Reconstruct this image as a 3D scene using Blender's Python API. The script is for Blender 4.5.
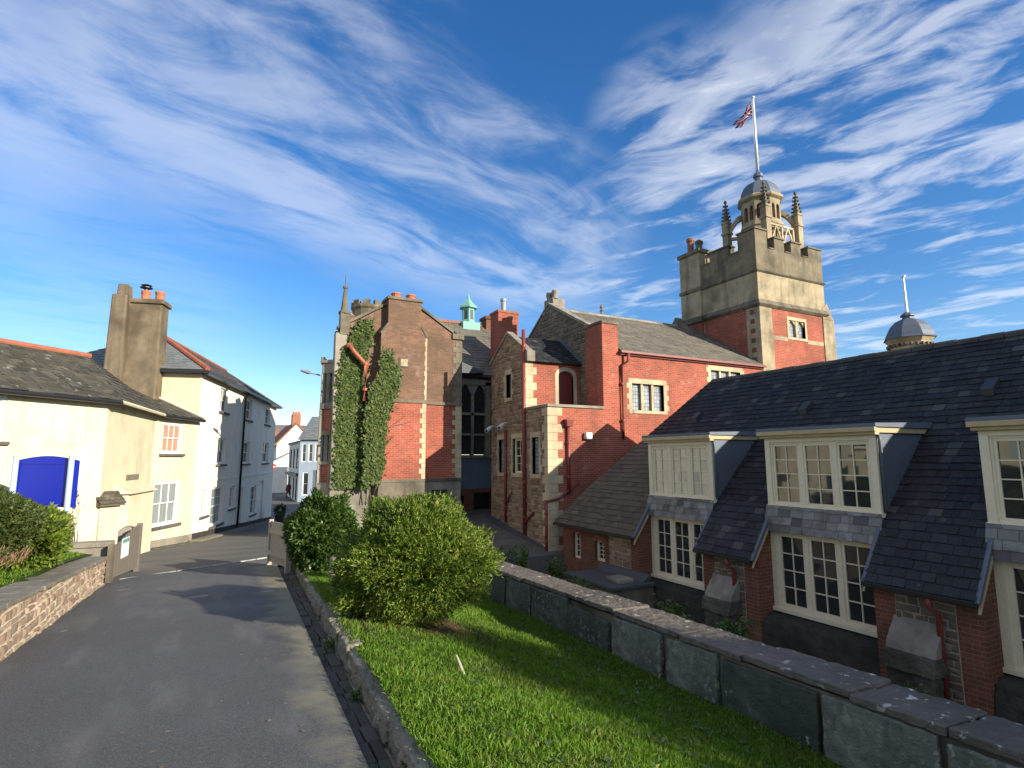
import bpy, math, random
import numpy as np
from mathutils import Vector, Matrix
R = math.radians
random.seed(7)
rng = np.random.default_rng(7)
scene = bpy.context.scene
COL = scene.collection
for o in list(bpy.data.objects):
    bpy.data.objects.remove(o)

# ------------------------------------------------------------------ camera
YAW, PITCH, ROLL, FPX = R(27.25), R(7.58), R(0.18), 557.96
cam = bpy.data.cameras.new("camera"); camo = bpy.data.objects.new("camera", cam); COL.objects.link(camo)
cam.sensor_width = 36.0; cam.lens = 36.0 * FPX / 1024.0
cam.clip_start = 0.05; cam.clip_end = 5000
fw = Vector((math.sin(YAW) * math.cos(PITCH), math.cos(YAW) * math.cos(PITCH), math.sin(PITCH)))
ri = Vector((math.cos(YAW), -math.sin(YAW), 0)); up = ri.cross(fw)
c, s = math.cos(ROLL), math.sin(ROLL)
r2, u2 = c * ri - s * up, s * ri + c * up
camo.matrix_world = Matrix(((r2.x, u2.x, -fw.x, 0), (r2.y, u2.y, -fw.y, 0), (r2.z, u2.z, -fw.z, 1.6), (0, 0, 0, 1)))
scene.camera = camo
scene.render.resolution_x, scene.render.resolution_y = 1024, 768

# ------------------------------------------------------------------ light
TO_SUN = Vector((0.58, -1.0, 0.405)).normalized()
SUN_EL = math.asin(TO_SUN.z); SUN_AZ = math.atan2(TO_SUN.x, TO_SUN.y)
sun = bpy.data.lights.new("sun", 'SUN'); suno = bpy.data.objects.new("sun", sun); COL.objects.link(suno)
sun.energy = 4.8; sun.angle = R(0.5); sun.color = (1.0, 0.90, 0.74)
suno.rotation_euler = TO_SUN.to_track_quat('Z', 'Y').to_euler(); suno.location = (20, -30, 30)
scene.view_settings.view_transform = 'Standard'; scene.view_settings.look = 'None'
scene.view_settings.gamma = 1.0; scene.view_settings.exposure = 0.93
scene.view_settings.use_curve_mapping = False


# ------------------------------------------------------------------ node helper
class NT:
    def __init__(s, tree):
        s.t = tree; s.t.nodes.clear()
    def n(s, typ, props=None, **ins):
        nd = s.t.nodes.new(typ)
        for k, v in (props or {}).items():
            setattr(nd, k, v)
        for k, v in ins.items():
            key = int(k[1:]) if k[0] == 'i' and k[1:].isdigit() else k.replace('_', ' ')
            s.put(nd.inputs[key], v)
        return nd
    def put(s, sock, v):
        if isinstance(v, bpy.types.NodeSocket):
            s.t.links.new(v, sock)
        else:
            if isinstance(v, (tuple, list)) and sock.type == 'RGBA' and len(v) == 3:
                v = tuple(v) + (1,)
            sock.default_value = v
    def uv(s):
        return s.n('ShaderNodeUVMap').outputs[0]
    def obj(s):
        return s.n('ShaderNodeTexCoord').outputs['Object']
    def gen(s):
        return s.n('ShaderNodeTexCoord').outputs['Generated']
    def geo(s, w):
        return s.n('ShaderNodeNewGeometry').outputs[w]
    def island(s):
        return s.geo('Random Per Island')
    def noise(s, scale, vec=None, detail=4, rough=.55, dist=0, out=0):
        nd = s.n('ShaderNodeTexNoise', Scale=scale, Detail=detail, Roughness=rough, Distortion=dist)
        s.put(nd.inputs['Vector'], vec if vec is not None else s.obj())
        return nd.outputs[out]
    def voro(s, scale, vec=None, feature='F1', out=0, rand=1.0):
        nd = s.n('ShaderNodeTexVoronoi', dict(feature=feature), Scale=scale, Randomness=rand)
        s.put(nd.inputs['Vector'], vec if vec is not None else s.obj())
        return nd.outputs[out]
    def ramp(s, fac, stops, interp='LINEAR'):
        nd = s.n('ShaderNodeValToRGB'); cr = nd.color_ramp; cr.interpolation = interp
        while len(cr.elements) < len(stops):
            cr.elements.new(0.5)
        for e, (p, col) in zip(cr.elements, stops):
            e.position = p
            e.color = (col, col, col, 1) if isinstance(col, (int, float)) else tuple(col) + (1,)
        s.put(nd.inputs[0], fac)
        return nd.outputs[0]
    def mix(s, fac, a, b, mode='MIX'):
        nd = s.n('ShaderNodeMix', dict(data_type='RGBA', blend_type=mode))
        s.put(nd.inputs[0], fac); s.put(nd.inputs[6], a); s.put(nd.inputs[7], b)
        return nd.outputs[2]
    def m(s, op, a, b=0.0, cc=None):
        nd = s.n('ShaderNodeMath', dict(operation=op)); s.put(nd.inputs[0], a); s.put(nd.inputs[1], b)
        if cc is not None: s.put(nd.inputs[2], cc)
        return nd.outputs[0]
    def mapping(s, vec, scale=(1, 1, 1), rot=(0, 0, 0), loc=(0, 0, 0)):
        nd = s.n('ShaderNodeMapping', Scale=scale, Rotation=rot, Location=loc); s.put(nd.inputs['Vector'], vec)
        return nd.outputs[0]


MATS = {}
def material(name, fn, rough=.8, spec=.3, metal=0.0, trans=0.0):
    """fn(nt) returns colour | (colour, bump height, strength, distance[, roughness])"""
    m = bpy.data.materials.new(name); m.use_nodes = True
    nt = NT(m.node_tree)
    out = nt.n('ShaderNodeOutputMaterial'); b = nt.n('ShaderNodeBsdfPrincipled')
    nt.t.links.new(b.outputs[0], out.inputs[0])
    r = fn(nt) if callable(fn) else fn
    if not (isinstance(r, tuple) and len(r) >= 4):
        r = (r, None, 0, 0)
    nt.put(b.inputs['Base Color'], r[0]); b.inputs['Roughness'].default_value = rough
    b.inputs['Specular IOR Level'].default_value = spec; b.inputs['Metallic'].default_value = metal
    if trans: b.inputs['Transmission Weight'].default_value = trans
    if r[1] is not None:
        bp = nt.n('ShaderNodeBump', Strength=r[2], Distance=r[3], Height=r[1])
        nt.t.links.new(bp.outputs[0], b.inputs['Normal'])
    if len(r) > 4:
        nt.put(b.inputs['Roughness'], r[4])
    MATS[name] = m
    return m


# ------------------------------------------------------------------ world: blue sky with streaked cirrus
world = bpy.data.worlds.new("World"); scene.world = world; world.use_nodes = True
w = NT(world.node_tree)
wo = w.n('ShaderNodeOutputWorld'); bg = w.n('ShaderNodeBackground'); w.t.links.new(bg.outputs[0], wo.inputs[0])
sky = w.n('ShaderNodeTexSky', dict(sky_type='NISHITA', sun_disc=False, sun_elevation=SUN_EL, sun_rotation=SUN_AZ,
                                   air_density=1.0, dust_density=0.15, ozone_density=3.2, altitude=50))
skyc = w.n('ShaderNodeHueSaturation', Hue=.507, Saturation=1.26, Value=.96, Color=sky.outputs[0]).outputs[0]
d = w.gen()
sx = w.n('ShaderNodeSeparateXYZ', Vector=d)
zz = w.m('ADD', w.m('MAXIMUM', sx.outputs[2], 0.0), 0.10)
plane = w.n('ShaderNodeCombineXYZ', X=w.m('DIVIDE', sx.outputs[0], zz), Y=w.m('DIVIDE', sx.outputs[1], zz)).outputs[0]
def cirrus(az, sc, fsc, loc, stops, wamt, fw_=.35):
    rot_ = w.mapping(plane, rot=(0, 0, R(az - 90)))
    warp = w.n('ShaderNodeVectorMath', dict(operation='SCALE'), Vector=w.noise(.8, rot_, 3, out=1), Scale=wamt).outputs[0]
    v = w.n('ShaderNodeVectorMath', dict(operation='ADD'), i0=rot_, i1=warp).outputs[0]
    a = w.noise(1.0, w.mapping(v, scale=sc, loc=loc), 10, .62, .3)
    b = w.noise(1.0, w.mapping(v, scale=fsc, loc=(loc[1], loc[0], 0)), 7, .6, .6)
    return w.ramp(w.m('ADD', w.m('MULTIPLY', a, 1 - fw_), w.m('MULTIPLY', b, fw_)), stops, 'EASE')
def banks(blobs):
    """where in the sky the cloud banks lie: (azimuth, elevation, angular radius, weight) in degrees"""
    tot = None
    for az, el, rad, wt in blobs:
        v = (math.sin(R(az)) * math.cos(R(el)), math.cos(R(az)) * math.cos(R(el)), math.sin(R(el)))
        dp = w.n('ShaderNodeVectorMath', dict(operation='DOT_PRODUCT'), i0=d, i1=v).outputs['Value']
        mr = w.n('ShaderNodeMapRange', dict(interpolation_type='SMOOTHSTEP'), Value=dp, From_Min=math.cos(R(rad)), From_Max=math.cos(R(rad * .15)), To_Min=0.0, To_Max=wt).outputs[0]
        tot = mr if tot is None else w.m('ADD', tot, mr)
    return w.m('MINIMUM', tot, 1.0)
BANK_A = [(-14, 35, 17, .7), (2, 33, 16, .9), (14, 30, 15, .9), (24, 26, 13, .9), (31, 23, 11, .8), (-10, 12, 14, .3), (8, 44, 12, .35), (-20, 24, 10, .4)]
BANK_B = [(45, 31, 9, .8), (58, 33, 10, .7), (66, 30, 11, .9), (52, 24, 11, .8), (62, 20, 12, .95), (70, 14, 13, 1.0), (44, 18, 9, .6), (64, 10, 10, .7), (80, 25, 18, .9), (37, 20, 10, .4)]
ca = w.m('MULTIPLY', cirrus(74, (.52, 1.2, 1), (2.2, 5.2, 1), (3.4, 1.7, 0), [(.39, 0.0), (.56, .34), (.78, .82)], .35, .42), banks(BANK_A))
cb = w.m('MULTIPLY', cirrus(-24, (1.0, 2.2, 1), (3.4, 7.0, 1), (5.1, 9.2, 0), [(.46, 0.0), (.58, .42), (.72, .94)], .3, .5), banks(BANK_B))
veil = w.m('MULTIPLY', w.ramp(sx.outputs[2], [(0.0, .6), (.10, .2), (.24, 0.0)]), .28)
# unseen broken white cloud added behind the viewer as neutral fill light
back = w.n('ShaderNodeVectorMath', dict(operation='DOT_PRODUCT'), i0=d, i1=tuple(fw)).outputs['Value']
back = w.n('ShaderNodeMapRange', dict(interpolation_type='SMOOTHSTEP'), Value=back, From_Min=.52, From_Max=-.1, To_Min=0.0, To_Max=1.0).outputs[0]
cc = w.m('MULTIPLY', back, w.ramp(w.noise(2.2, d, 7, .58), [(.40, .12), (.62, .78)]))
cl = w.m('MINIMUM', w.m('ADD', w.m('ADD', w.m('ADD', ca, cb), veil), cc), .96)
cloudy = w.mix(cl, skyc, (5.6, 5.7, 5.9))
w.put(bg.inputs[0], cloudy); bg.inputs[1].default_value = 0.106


# ------------------------------------------------------------------ object helpers
ROOT = {}
def thing(name, label, cat, loc=(0, 0, 0), group=None, kind=None):
    o = bpy.data.objects.new(name, None); COL.objects.link(o); o.location = loc; o.empty_display_size = .2
    o['label'] = label; o['category'] = cat
    if group: o['group'] = group
    if kind: o['kind'] = kind
    ROOT[o.name] = Vector(loc)
    return o


class MB:
    def __init__(s):
        s.v = []; s.f = []; s.mi = []; s.cur = 0
    def poly(s, pts):
        i = len(s.v); s.v.extend([tuple(p) for p in pts]); s.f.append(list(range(i, i + len(pts)))); s.mi.append(s.cur)
        return s
    def hexa(s, p):
        """8 points: bottom ring 0-3 then top ring 4-7"""
        i = len(s.v); s.v.extend([tuple(q) for q in p])
        for f in ((3, 2, 1, 0), (4, 5, 6, 7), (0, 1, 5, 4), (1, 2, 6, 5), (2, 3, 7, 6), (3, 0, 4, 7)):
            s.f.append([i + k for k in f]); s.mi.append(s.cur)
        return s
    def box(s, x0, x1, y0, y1, z0, z1):
        return s.hexa([(x0, y0, z0), (x1, y0, z0), (x1, y1, z0), (x0, y1, z0), (x0, y0, z1), (x1, y0, z1), (x1, y1, z1), (x0, y1, z1)])
    def fbox(s, F, u0, u1, d0, d1, z0, z1):
        P = F.P
        return s.hexa([P(u0, d0, z0), P(u1, d0, z0), P(u1, d1, z0), P(u0, d1, z0), P(u0, d0, z1), P(u1, d0, z1), P(u1, d1, z1), P(u0, d1, z1)])
    def tube(s, path, r, n=8, cap=True):
        rings = []; path = [Vector(p) for p in path]
        rr = r if isinstance(r, (list, tuple)) else [r] * len(path)
        for k, p in enumerate(path):
            t = (path[min(k + 1, len(path) - 1)] - path[max(k - 1, 0)]).normalized()
            a = t.cross(Vector((0, 0, 1)))
            if a.length < 1e-3: a = t.cross(Vector((1, 0, 0)))
            a.normalize(); b = t.cross(a)
            i = len(s.v)
            for j in range(n):
                th = 2 * math.pi * j / n
                s.v.append(tuple(p + rr[k] * (math.cos(th) * a + math.sin(th) * b)))
            rings.append(i)
        for i, j in zip(rings, rings[1:]):
            for k in range(n):
                s.f.append([i + k, i + (k + 1) % n, j + (k + 1) % n, j + k]); s.mi.append(s.cur)
        if cap:
            s.f.append([rings[0] + k for k in range(n)]); s.mi.append(s.cur)
            s.f.append([rings[-1] + k for k in range(n)][::-1]); s.mi.append(s.cur)
        return s
    def lathe(s, prof, cx, cy, n=16, rot=0.0):
        rings = []
        for r, z in prof:
            i = len(s.v)
            for j in range(n):
                th = rot + 2 * math.pi * j / n
                s.v.append((cx + r * math.cos(th), cy + r * math.sin(th), z))
            rings.append(i)
        for i, j in zip(rings, rings[1:]):
            for k in range(n):
                s.f.append([i + k, i + (k + 1) % n, j + (k + 1) % n, j + k]); s.mi.append(s.cur)
        s.f.append([rings[0] + k for k in range(n)][::-1]); s.mi.append(s.cur)
        s.f.append([rings[-1] + k for k in range(n)]); s.mi.append(s.cur)
        return s
    def prism(s, F, pts, d0, d1):
        """pts in (u, z), extruded from d0 to d1"""
        a = [F.P(u, d0, z) for u, z in pts]; b = [F.P(u, d1, z) for u, z in pts]
        i = len(s.v); n = len(pts); s.v.extend([tuple(p) for p in a + b])
        s.f.append([i + k for k in range(n)]); s.f.append([i + n + k for k in range(n)][::-1]); s.mi += [s.cur] * 2
        for k in range(n):
            s.f.append([i + k, i + n + k, i + n + (k + 1) % n, i + (k + 1) % n]); s.mi.append(s.cur)
        return s
    def build(s, name, mats, parent=None, smooth=False, bevel=0.0, uv=True):
        me = bpy.data.meshes.new(name)
        off = Vector((0, 0, 0))
        q = parent
        while q is not None:
            off += Vector(q.location); q = q.parent
        V = np.array(s.v, dtype=np.float64) - np.array(off)
        me.from_pydata(V.tolist(), [], s.f)
        if not isinstance(mats, (list, tuple)): mats = [mats]
        for m in mats: me.materials.append(m if not isinstance(m, str) else MATS[m])
        me.polygons.foreach_set('material_index', np.array(s.mi, dtype=np.int32))
        if smooth: me.polygons.foreach_set('use_smooth', np.ones(len(s.f), dtype=bool))
        import bmesh
        bm = bmesh.new(); bm.from_mesh(me)
        if len(bm.faces) < 60000: bmesh.ops.recalc_face_normals(bm, faces=bm.faces)
        bm.to_mesh(me); bm.free()
        if uv:
            ul = me.uv_layers.new(name='UVMap')
            uvs = np.zeros(len(me.loops) * 2)
            for p in me.polygons:
                nrm = p.normal
                t = Vector((0, 0, 1)).cross(nrm)
                if t.length < 0.08: t = Vector((1, 0, 0))
                t.normalize()
                if abs(t.x) > abs(t.y):
                    if t.x < 0: t = -t
                elif t.y < 0: t = -t
                b = nrm.cross(t)
                if b.z < 0: b = -b
                for li in p.loop_indices:
                    P = me.vertices[me.loops[li].vertex_index].co + off
                    uvs[2 * li] = P.dot(t); uvs[2 * li + 1] = P.dot(b) if abs(nrm.z) > .3 else P.z
            ul.data.foreach_set('uv', uvs)
        me.update()
        o = bpy.data.objects.new(name, me); COL.objects.link(o)
        if parent is not None: o.parent = parent
        if bevel:
            bv = o.modifiers.new('bevel', 'BEVEL'); bv.width = bevel; bv.segments = 2; bv.limit_method = 'ANGLE'
        return o


class F:
    """wall frame: origin o (x,y), unit u along wall, n outward"""
    def __init__(s, o, u, n):
        s.o = Vector((o[0], o[1], 0)); s.u = Vector((u[0], u[1], 0)).normalized(); s.n = Vector((n[0], n[1], 0)).normalized()
    def P(s, u, d, z):
        p = s.o + s.u * u + s.n * d
        return (p.x, p.y, z)


def wall(mb, Fr, u0, u1, z0, z1, holes=(), d=0.0, depth=.16):
    us = sorted({u0, u1, *[h[0] for h in holes], *[h[1] for h in holes]}); us = [u for u in us if u0 <= u <= u1]
    zs = sorted({z0, z1, *[h[2] for h in holes], *[h[3] for h in holes]}); zs = [z for z in zs if z0 <= z <= z1]
    for a, b in zip(us, us[1:]):
        for e, f in zip(zs, zs[1:]):
            cu, cz = (a + b) / 2, (e + f) / 2
            if any(h[0] < cu < h[1] and h[2] < cz < h[3] for h in holes): continue
            mb.poly([Fr.P(a, d, e), Fr.P(b, d, e), Fr.P(b, d, f), Fr.P(a, d, f)])
    for a, b, e, f in holes:
        for (p, q) in (((a, e), (b, e)), ((b, e), (b, f)), ((b, f), (a, f)), ((a, f), (a, e))):
            mb.poly([Fr.P(p[0], d, p[1]), Fr.P(q[0], d, q[1]), Fr.P(q[0], d - depth, q[1]), Fr.P(p[0], d - depth, p[1])])


def window(Fr, ua, ub, za, zb, parent, lights=1, cols=2, rows=3, fm='cream_paint', gm='glass', dset=-.10, cw=.06, mw=.07, sw=.035, bw=.018,
           sash=False, sill=None, sillm='sill_stone', name='window', arch=False):
    fmb, gmbs = MB(), []
    d0, d1 = dset - .05, dset
    fmb.fbox(Fr, ua, ua + cw, d0, d1 + .02, za, zb); fmb.fbox(Fr, ub - cw, ub, d0, d1 + .02, za, zb)
    fmb.fbox(Fr, ua + cw, ub - cw, d0, d1 + .02, zb - cw, zb); fmb.fbox(Fr, ua + cw, ub - cw, d0, d1 + .02, za, za + cw)
    A, B = ua + cw, ub - cw
    lw = (B - A - mw * (lights - 1)) / lights
    for i in range(lights):
        a = A + i * (lw + mw); b = a + lw; gmb = MB(); gmbs.append(gmb)
        if i: fmb.fbox(Fr, a - mw, a, d0, d1 + .015, za + cw, zb - cw)
        lo, hi = za + cw, zb - cw
        parts = [(lo, (lo + hi) / 2 + .015, -.02), ((lo + hi) / 2 - .015, hi, 0.0)] if sash else [(lo, hi, 0.0)]
        rr = max(1, rows // len(parts))
        for (e, f, dd) in parts:
            fmb.fbox(Fr, a, a + sw, d0, d1 + dd, e, f); fmb.fbox(Fr, b - sw, b, d0, d1 + dd, e, f)
            fmb.fbox(Fr, a + sw, b - sw, d0, d1 + dd, e, e + sw); fmb.fbox(Fr, a + sw, b - sw, d0, d1 + dd, f - sw, f)
            for k in range(1, cols):
                x = a + sw + (b - a - 2 * sw) * k / cols
                fmb.fbox(Fr, x - bw / 2, x + bw / 2, d0 + .005, d1 + dd - .006, e + sw, f - sw)
            for k in range(1, rr):
                z = e + sw + (f - e - 2 * sw) * k / rr
                fmb.fbox(Fr, a + sw, b - sw, d0 + .006, d1 + dd - .008, z - bw / 2, z + bw / 2)
            gd = d0 + .022 + dd
            # each pane tilted a hair so that reflections break up as in old glass
            for kx in range(cols):
                for kz in range(rr):
                    x0 = a + sw + (b - a - 2 * sw) * kx / cols; x1 = a + sw + (b - a - 2 * sw) * (kx + 1) / cols
                    q0 = e + sw + (f - e - 2 * sw) * kz / rr; q1 = e + sw + (f - e - 2 * sw) * (kz + 1) / rr
                    j = [random.uniform(-.0035, .0035) for _ in range(3)]
                    gmb.poly([Fr.P(x0, gd + j[0], q0), Fr.P(x1, gd + j[1], q0), Fr.P(x1, gd + j[1] + j[2], q1), Fr.P(x0, gd + j[0] + j[2], q1)])
    o = fmb.build(name, fm, parent)
    for gmb in gmbs: gmb.build('pane', gm, o)
    if sill:
        smb = MB(); ov, dp, th = sill
        smb.fbox(Fr, ua - ov, ub + ov, dset, dp, za - th, za - .002)
        smb.build('sill', sillm, o)
    return o


def clip(poly, inside):
    """Sutherland-Hodgman against convex polygon `inside` (ccw)"""
    out = poly
    n = len(inside)
    for i in range(n):
        ax, ay = inside[i]; bx, by = inside[(i + 1) % n]
        src, out = out, []
        if not src: return []
        sd = lambda p: (bx - ax) * (p[1] - ay) - (by - ay) * (p[0] - ax)
        for j in range(len(src)):
            p, q = src[j], src[(j + 1) % len(src)]
            sp, sq = sd(p), sd(q)
            if sp >= 0: out.append(p)
            if (sp >= 0) != (sq >= 0):
                t = sp / (sp - sq)
                out.append((p[0] + t * (q[0] - p[0]), p[1] + t * (q[1] - p[1])))
    return out


def ccw(p):
    a = sum(p[i][0] * p[(i + 1) % len(p)][1] - p[(i + 1) % len(p)][0] * p[i][1] for i in range(len(p)))
    return p if a > 0 else p[::-1]


def slates(mb, P0, A, B, poly, w=.26, e=.19, t=.016):
    P0, A, B = Vector(P0), Vector(A).normalized(), Vector(B).normalized()
    N = A.cross(B)
    if N.z < 0: N = -N
    poly = ccw(poly)
    mb.poly([P0 + A * a + B * b for a, b in poly])
    a0, a1 = min(p[0] for p in poly), max(p[0] for p in poly); b0, b1 = min(p[1] for p in poly), max(p[1] for p in poly)
    row = 0; b = b0 - .001
    while b < b1:
        a = a0 - w * (0.5 if row % 2 else 0.0) - random.uniform(0, .04)
        while a < a1:
            ww = w * random.uniform(.86, 1.14)
            jit = random.uniform(-.009, .009) - (random.uniform(.02, .05) if random.random() < .012 else 0); lift = t * random.uniform(.75, 1.5); tw = random.uniform(-.004, .004)
            q = clip([(a + .005, b + jit), (a + ww - .005, b + jit), (a + ww - .005, b + e + .01), (a + .005, b + e + .01)], poly)
            if len(q) >= 3:
                i = len(mb.v)
                top = []
                for (x, y) in q:
                    h = lift * (1 - (y - b) / e) + .004 + tw * (x - a) / ww
                    top.append(P0 + A * x + B * y + N * max(h, .002))
                mb.v.extend([tuple(p) for p in top]); mb.f.append(list(range(i, i + len(q)))); mb.mi.append(mb.cur)
                for k in range(len(q)):
                    k2 = (k + 1) % len(q)
                    if abs(q[k][1] - (b + jit)) < 1e-4 and abs(q[k2][1] - (b + jit)) < 1e-4:
                        j = len(mb.v)
                        mb.v.append(tuple(P0 + A * q[k][0] + B * q[k][1])); mb.v.append(tuple(P0 + A * q[k2][0] + B * q[k2][1]))
                        mb.f.append([i + k, i + k2, j + 1, j]); mb.mi.append(mb.cur)
            a += ww
        b += e; row += 1


def stones(mb, Fr, poly, holes=(), h=(.10, .2), w=(.18, .5), gap=.018, dep=.03, d=0.0):
    """individual rubble stones standing proud of a mortar face; poly is convex (u, z)"""
    poly = ccw(poly)
    u0, u1 = min(p[0] for p in poly), max(p[0] for p in poly); z0, z1 = min(p[1] for p in poly), max(p[1] for p in poly)
    z = z0
    while z < z1:
        hh = random.uniform(*h)
        u = u0 - random.uniform(0, w[0])
        while u < u1:
            ww = random.uniform(*w)
            segs = [(u + gap / 2, u + ww - gap / 2)]
            for (ha, hb, hc, hd) in holes:
                if z + hh > hc - .01 and z < hd + .01:
                    ns = []
                    for (p, q) in segs:
                        if q <= ha or p >= hb: ns.append((p, q)); continue
                        if p < ha - .03: ns.append((p, ha))
                        if q > hb + .03: ns.append((hb, q))
                    segs = ns
            for (p, q) in segs:
                if q - p < .04: continue
                jz = [random.uniform(-.018, .018) for _ in range(4)]; ju = [random.uniform(-.014, .014) for _ in range(4)]
                quad = [(p + ju[0], z + gap / 2 + jz[0]), (q + ju[1], z + gap / 2 + jz[1]), (q + ju[2], z + hh - gap / 2 + jz[2]), (p + ju[3], z + hh - gap / 2 + jz[3])]
                pl = clip(quad, poly)
                if len(pl) < 3: continue
                cu = sum(a for a, _ in pl) / len(pl); cz = sum(b for _, b in pl) / len(pl)
                dd = dep * random.uniform(.4, 1.3)
                i = len(mb.v); n = len(pl)
                mb.v.extend([Fr.P(a, d - .02, b) for a, b in pl])
                mb.v.extend([Fr.P(a + (cu - a) * .03, d + dd * .6, b + (cz - b) * .05) for a, b in pl])
                ins = min(.025, .25 * min(q - p, hh))
                mb.v.extend([Fr.P(a + math.copysign(min(ins, abs(cu - a)), cu - a), d + dd + random.uniform(-.006, .006), b + math.copysign(min(ins, abs(cz - b)), cz - b)) for a, b in pl])
                for k in range(n):
                    k2 = (k + 1) % n
                    mb.f.append([i + k, i + k2, i + n + k2, i + n + k]); mb.mi.append(mb.cur)
                    mb.f.append([i + n + k, i + n + k2, i + 2 * n + k2, i + 2 * n + k]); mb.mi.append(mb.cur)
                mb.f.append([i + 2 * n + k for k in range(n)]); mb.mi.append(mb.cur)
            u += ww
        z += hh


def quoins(mb, Fr, u, z0, z1, side=1, long=.34, short=.2, h=.24, d=.012, back=.1):
    k = 0; z = z0
    while z < z1 - .05:
        L = long if k % 2 else short
        zz_ = min(z + h, z1)
        a, b = (u, u + L) if side > 0 else (u - L, u)
        mb.fbox(Fr, a, b, -back, d + random.uniform(0, .004), z + .004, zz_ - .004)
        z += h; k += 1


def leafmesh(name, base, direc, side, L, W, mat, parent=None, kind=None):
    """one diamond leaf per row"""
    n = len(base); off = np.zeros(3); q = parent
    while q is not None:
        off += np.array(q.location); q = q.parent
    base = base - off
    L = np.broadcast_to(np.asarray(L, dtype=float).reshape(-1, 1), (n, 1)); W = np.broadcast_to(np.asarray(W, dtype=float).reshape(-1, 1), (n, 1))
    mid = base + direc * L * .45
    V = np.empty((n, 4, 3)); V[:, 0] = base; V[:, 1] = mid + side * W * .5; V[:, 2] = base + direc * L; V[:, 3] = mid - side * W * .5
    me = bpy.data.meshes.new(name); me.vertices.add(n * 4); me.vertices.foreach_set('co', V.reshape(-1))
    me.loops.add(n * 4); me.loops.foreach_set('vertex_index', np.arange(n * 4, dtype=np.int32))
    me.polygons.add(n); me.polygons.foreach_set('loop_start', np.arange(0, n * 4, 4, dtype=np.int32))
    me.polygons.foreach_set('loop_total', np.full(n, 4, dtype=np.int32))
    me.update(calc_edges=True); me.materials.append(MATS[mat])
    o = bpy.data.objects.new(name, me); COL.objects.link(o)
    if parent is not None: o.parent = parent
    if kind: o['kind'] = kind
    return o


def unit(v):
    return v / np.maximum(np.linalg.norm(v, axis=-1, keepdims=True), 1e-9)


def structure(name, mb, mats, **kw):
    o = mb.build(name, mats, **kw); o['kind'] = 'structure'
    return o


# ------------------------------------------------------------------ materials
def brickm(name, c1, c2, mortar, dirt=(.05, .04, .03), dirt_amt=.35, bw=.225, rh=.075, ms=.008):
    def fn(t):
        uv = t.uv()
        b = t.n('ShaderNodeTexBrick', Vector=uv, Color1=c1, Color2=c2, Mortar=mortar, Scale=1.0, Mortar_Size=ms, Mortar_Smooth=.3, Bias=-.1, Brick_Width=bw, Row_Height=rh)
        col = b.outputs[0]
        n1 = t.noise(.7, detail=6); n2 = t.noise(14, detail=3)
        col = t.mix(t.ramp(n1, [(.42, 0), (.72, dirt_amt)]), col, dirt)
        col = t.mix(t.m('MULTIPLY', n2, .5), col, t.mix(1, col, (.62, .55, .5), 'MULTIPLY'))
        streak = t.noise(1, t.mapping(t.obj(), scale=(2.2, 2.2, .22)), 5)
        col = t.mix(t.ramp(streak, [(.55, 0), (.8, dirt_amt * .8)]), col, dirt)
        col = t.mix(t.ramp(t.noise(2.3, detail=5), [(.6, 0), (.75, .28)]), col, (.48, .36, .28))
        h = t.m('ADD', t.m('MULTIPLY', t.m('SUBTRACT', 1.0, b.outputs[1]), 1.0), t.m('MULTIPLY', n2, .5))
        return (col, h, .6, .012)
    material(name, fn, .88, .2)
brickm('red_brick', (.41, .098, .062), (.30, .066, .042), (.38, .25, .18), dirt_amt=.5)
brickm('dark_brick', (.225, .12, .082), (.145, .085, .06), (.22, .17, .125), dirt=(.085, .07, .045), dirt_amt=.75)
brickm('orange_brick', (.245, .088, .05), (.165, .055, .034), (.22, .165, .12), dirt=(.055, .045, .035), dirt_amt=.65)
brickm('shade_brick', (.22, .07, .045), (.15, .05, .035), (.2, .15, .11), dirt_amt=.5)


def islandm(name, stops, rough=.8, noise_amt=.35, noise_col=(.4, .38, .34), ns=9., bump=.4, spec=.3, spots=None, rr=None):
    def fn(t):
        col = t.ramp(t.island(), stops)
        n = t.noise(ns, detail=6); n2 = t.noise(.8, detail=4)
        col = t.mix(t.ramp(n, [(.5, 0), (.75, noise_amt)]), col, noise_col)
        col = t.mix(t.ramp(n2, [(.4, 0), (.7, .45)]), col, t.mix(1, col, (.5, .5, .5), 'MULTIPLY'))
        if spots:
            v = t.noise(spots[1], detail=7, rough=.7)
            col = t.mix(t.ramp(v, [(spots[2], 0), (spots[2] + .05, spots[3])]), col, spots[0])
        r = (col, t.noise(ns * 3, detail=5), bump, .01)
        if rr:
            r = r + (t.ramp(t.noise(3, detail=5), [(.3, rr[0]), (.7, rr[1])]),)
        return r
    material(name, fn, rough, spec)
islandm('rubble_stone', [(0, (.13, .085, .055)), (.25, (.28, .19, .12)), (.5, (.19, .135, .09)), (.75, (.34, .245, .155)), (1, (.22, .12, .075))], noise_col=(.4, .32, .22))
islandm('grey_rubble', [(0, (.085, .07, .052)), (.4, (.16, .13, .095)), (.7, (.11, .09, .068)), (1, (.21, .165, .115))], noise_col=(.3, .27, .2))
islandm('wall_stone', [(0, (.25, .185, .135)), (.2, (.22, .14, .105)), (.45, (.36, .285, .205)), (.7, (.20, .15, .115)), (1, (.31, .235, .165))], noise_col=(.55, .48, .36), noise_amt=.6)
islandm('dark_slate', [(0, (.009, .010, .013)), (.3, (.025, .0265, .029)), (.45, (.013, .014, .0155)), (.7, (.019, .0205, .023)), (.8, (.010, .011, .0125)), (.93, (.036, .038, .039)), (1, (.066, .066, .06))], rough=.42, noise_amt=.3,
        noise_col=(.055, .058, .05), spec=.42, spots=((.09, .095, .06), 5., .62, .55), rr=(.48, .8))
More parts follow.
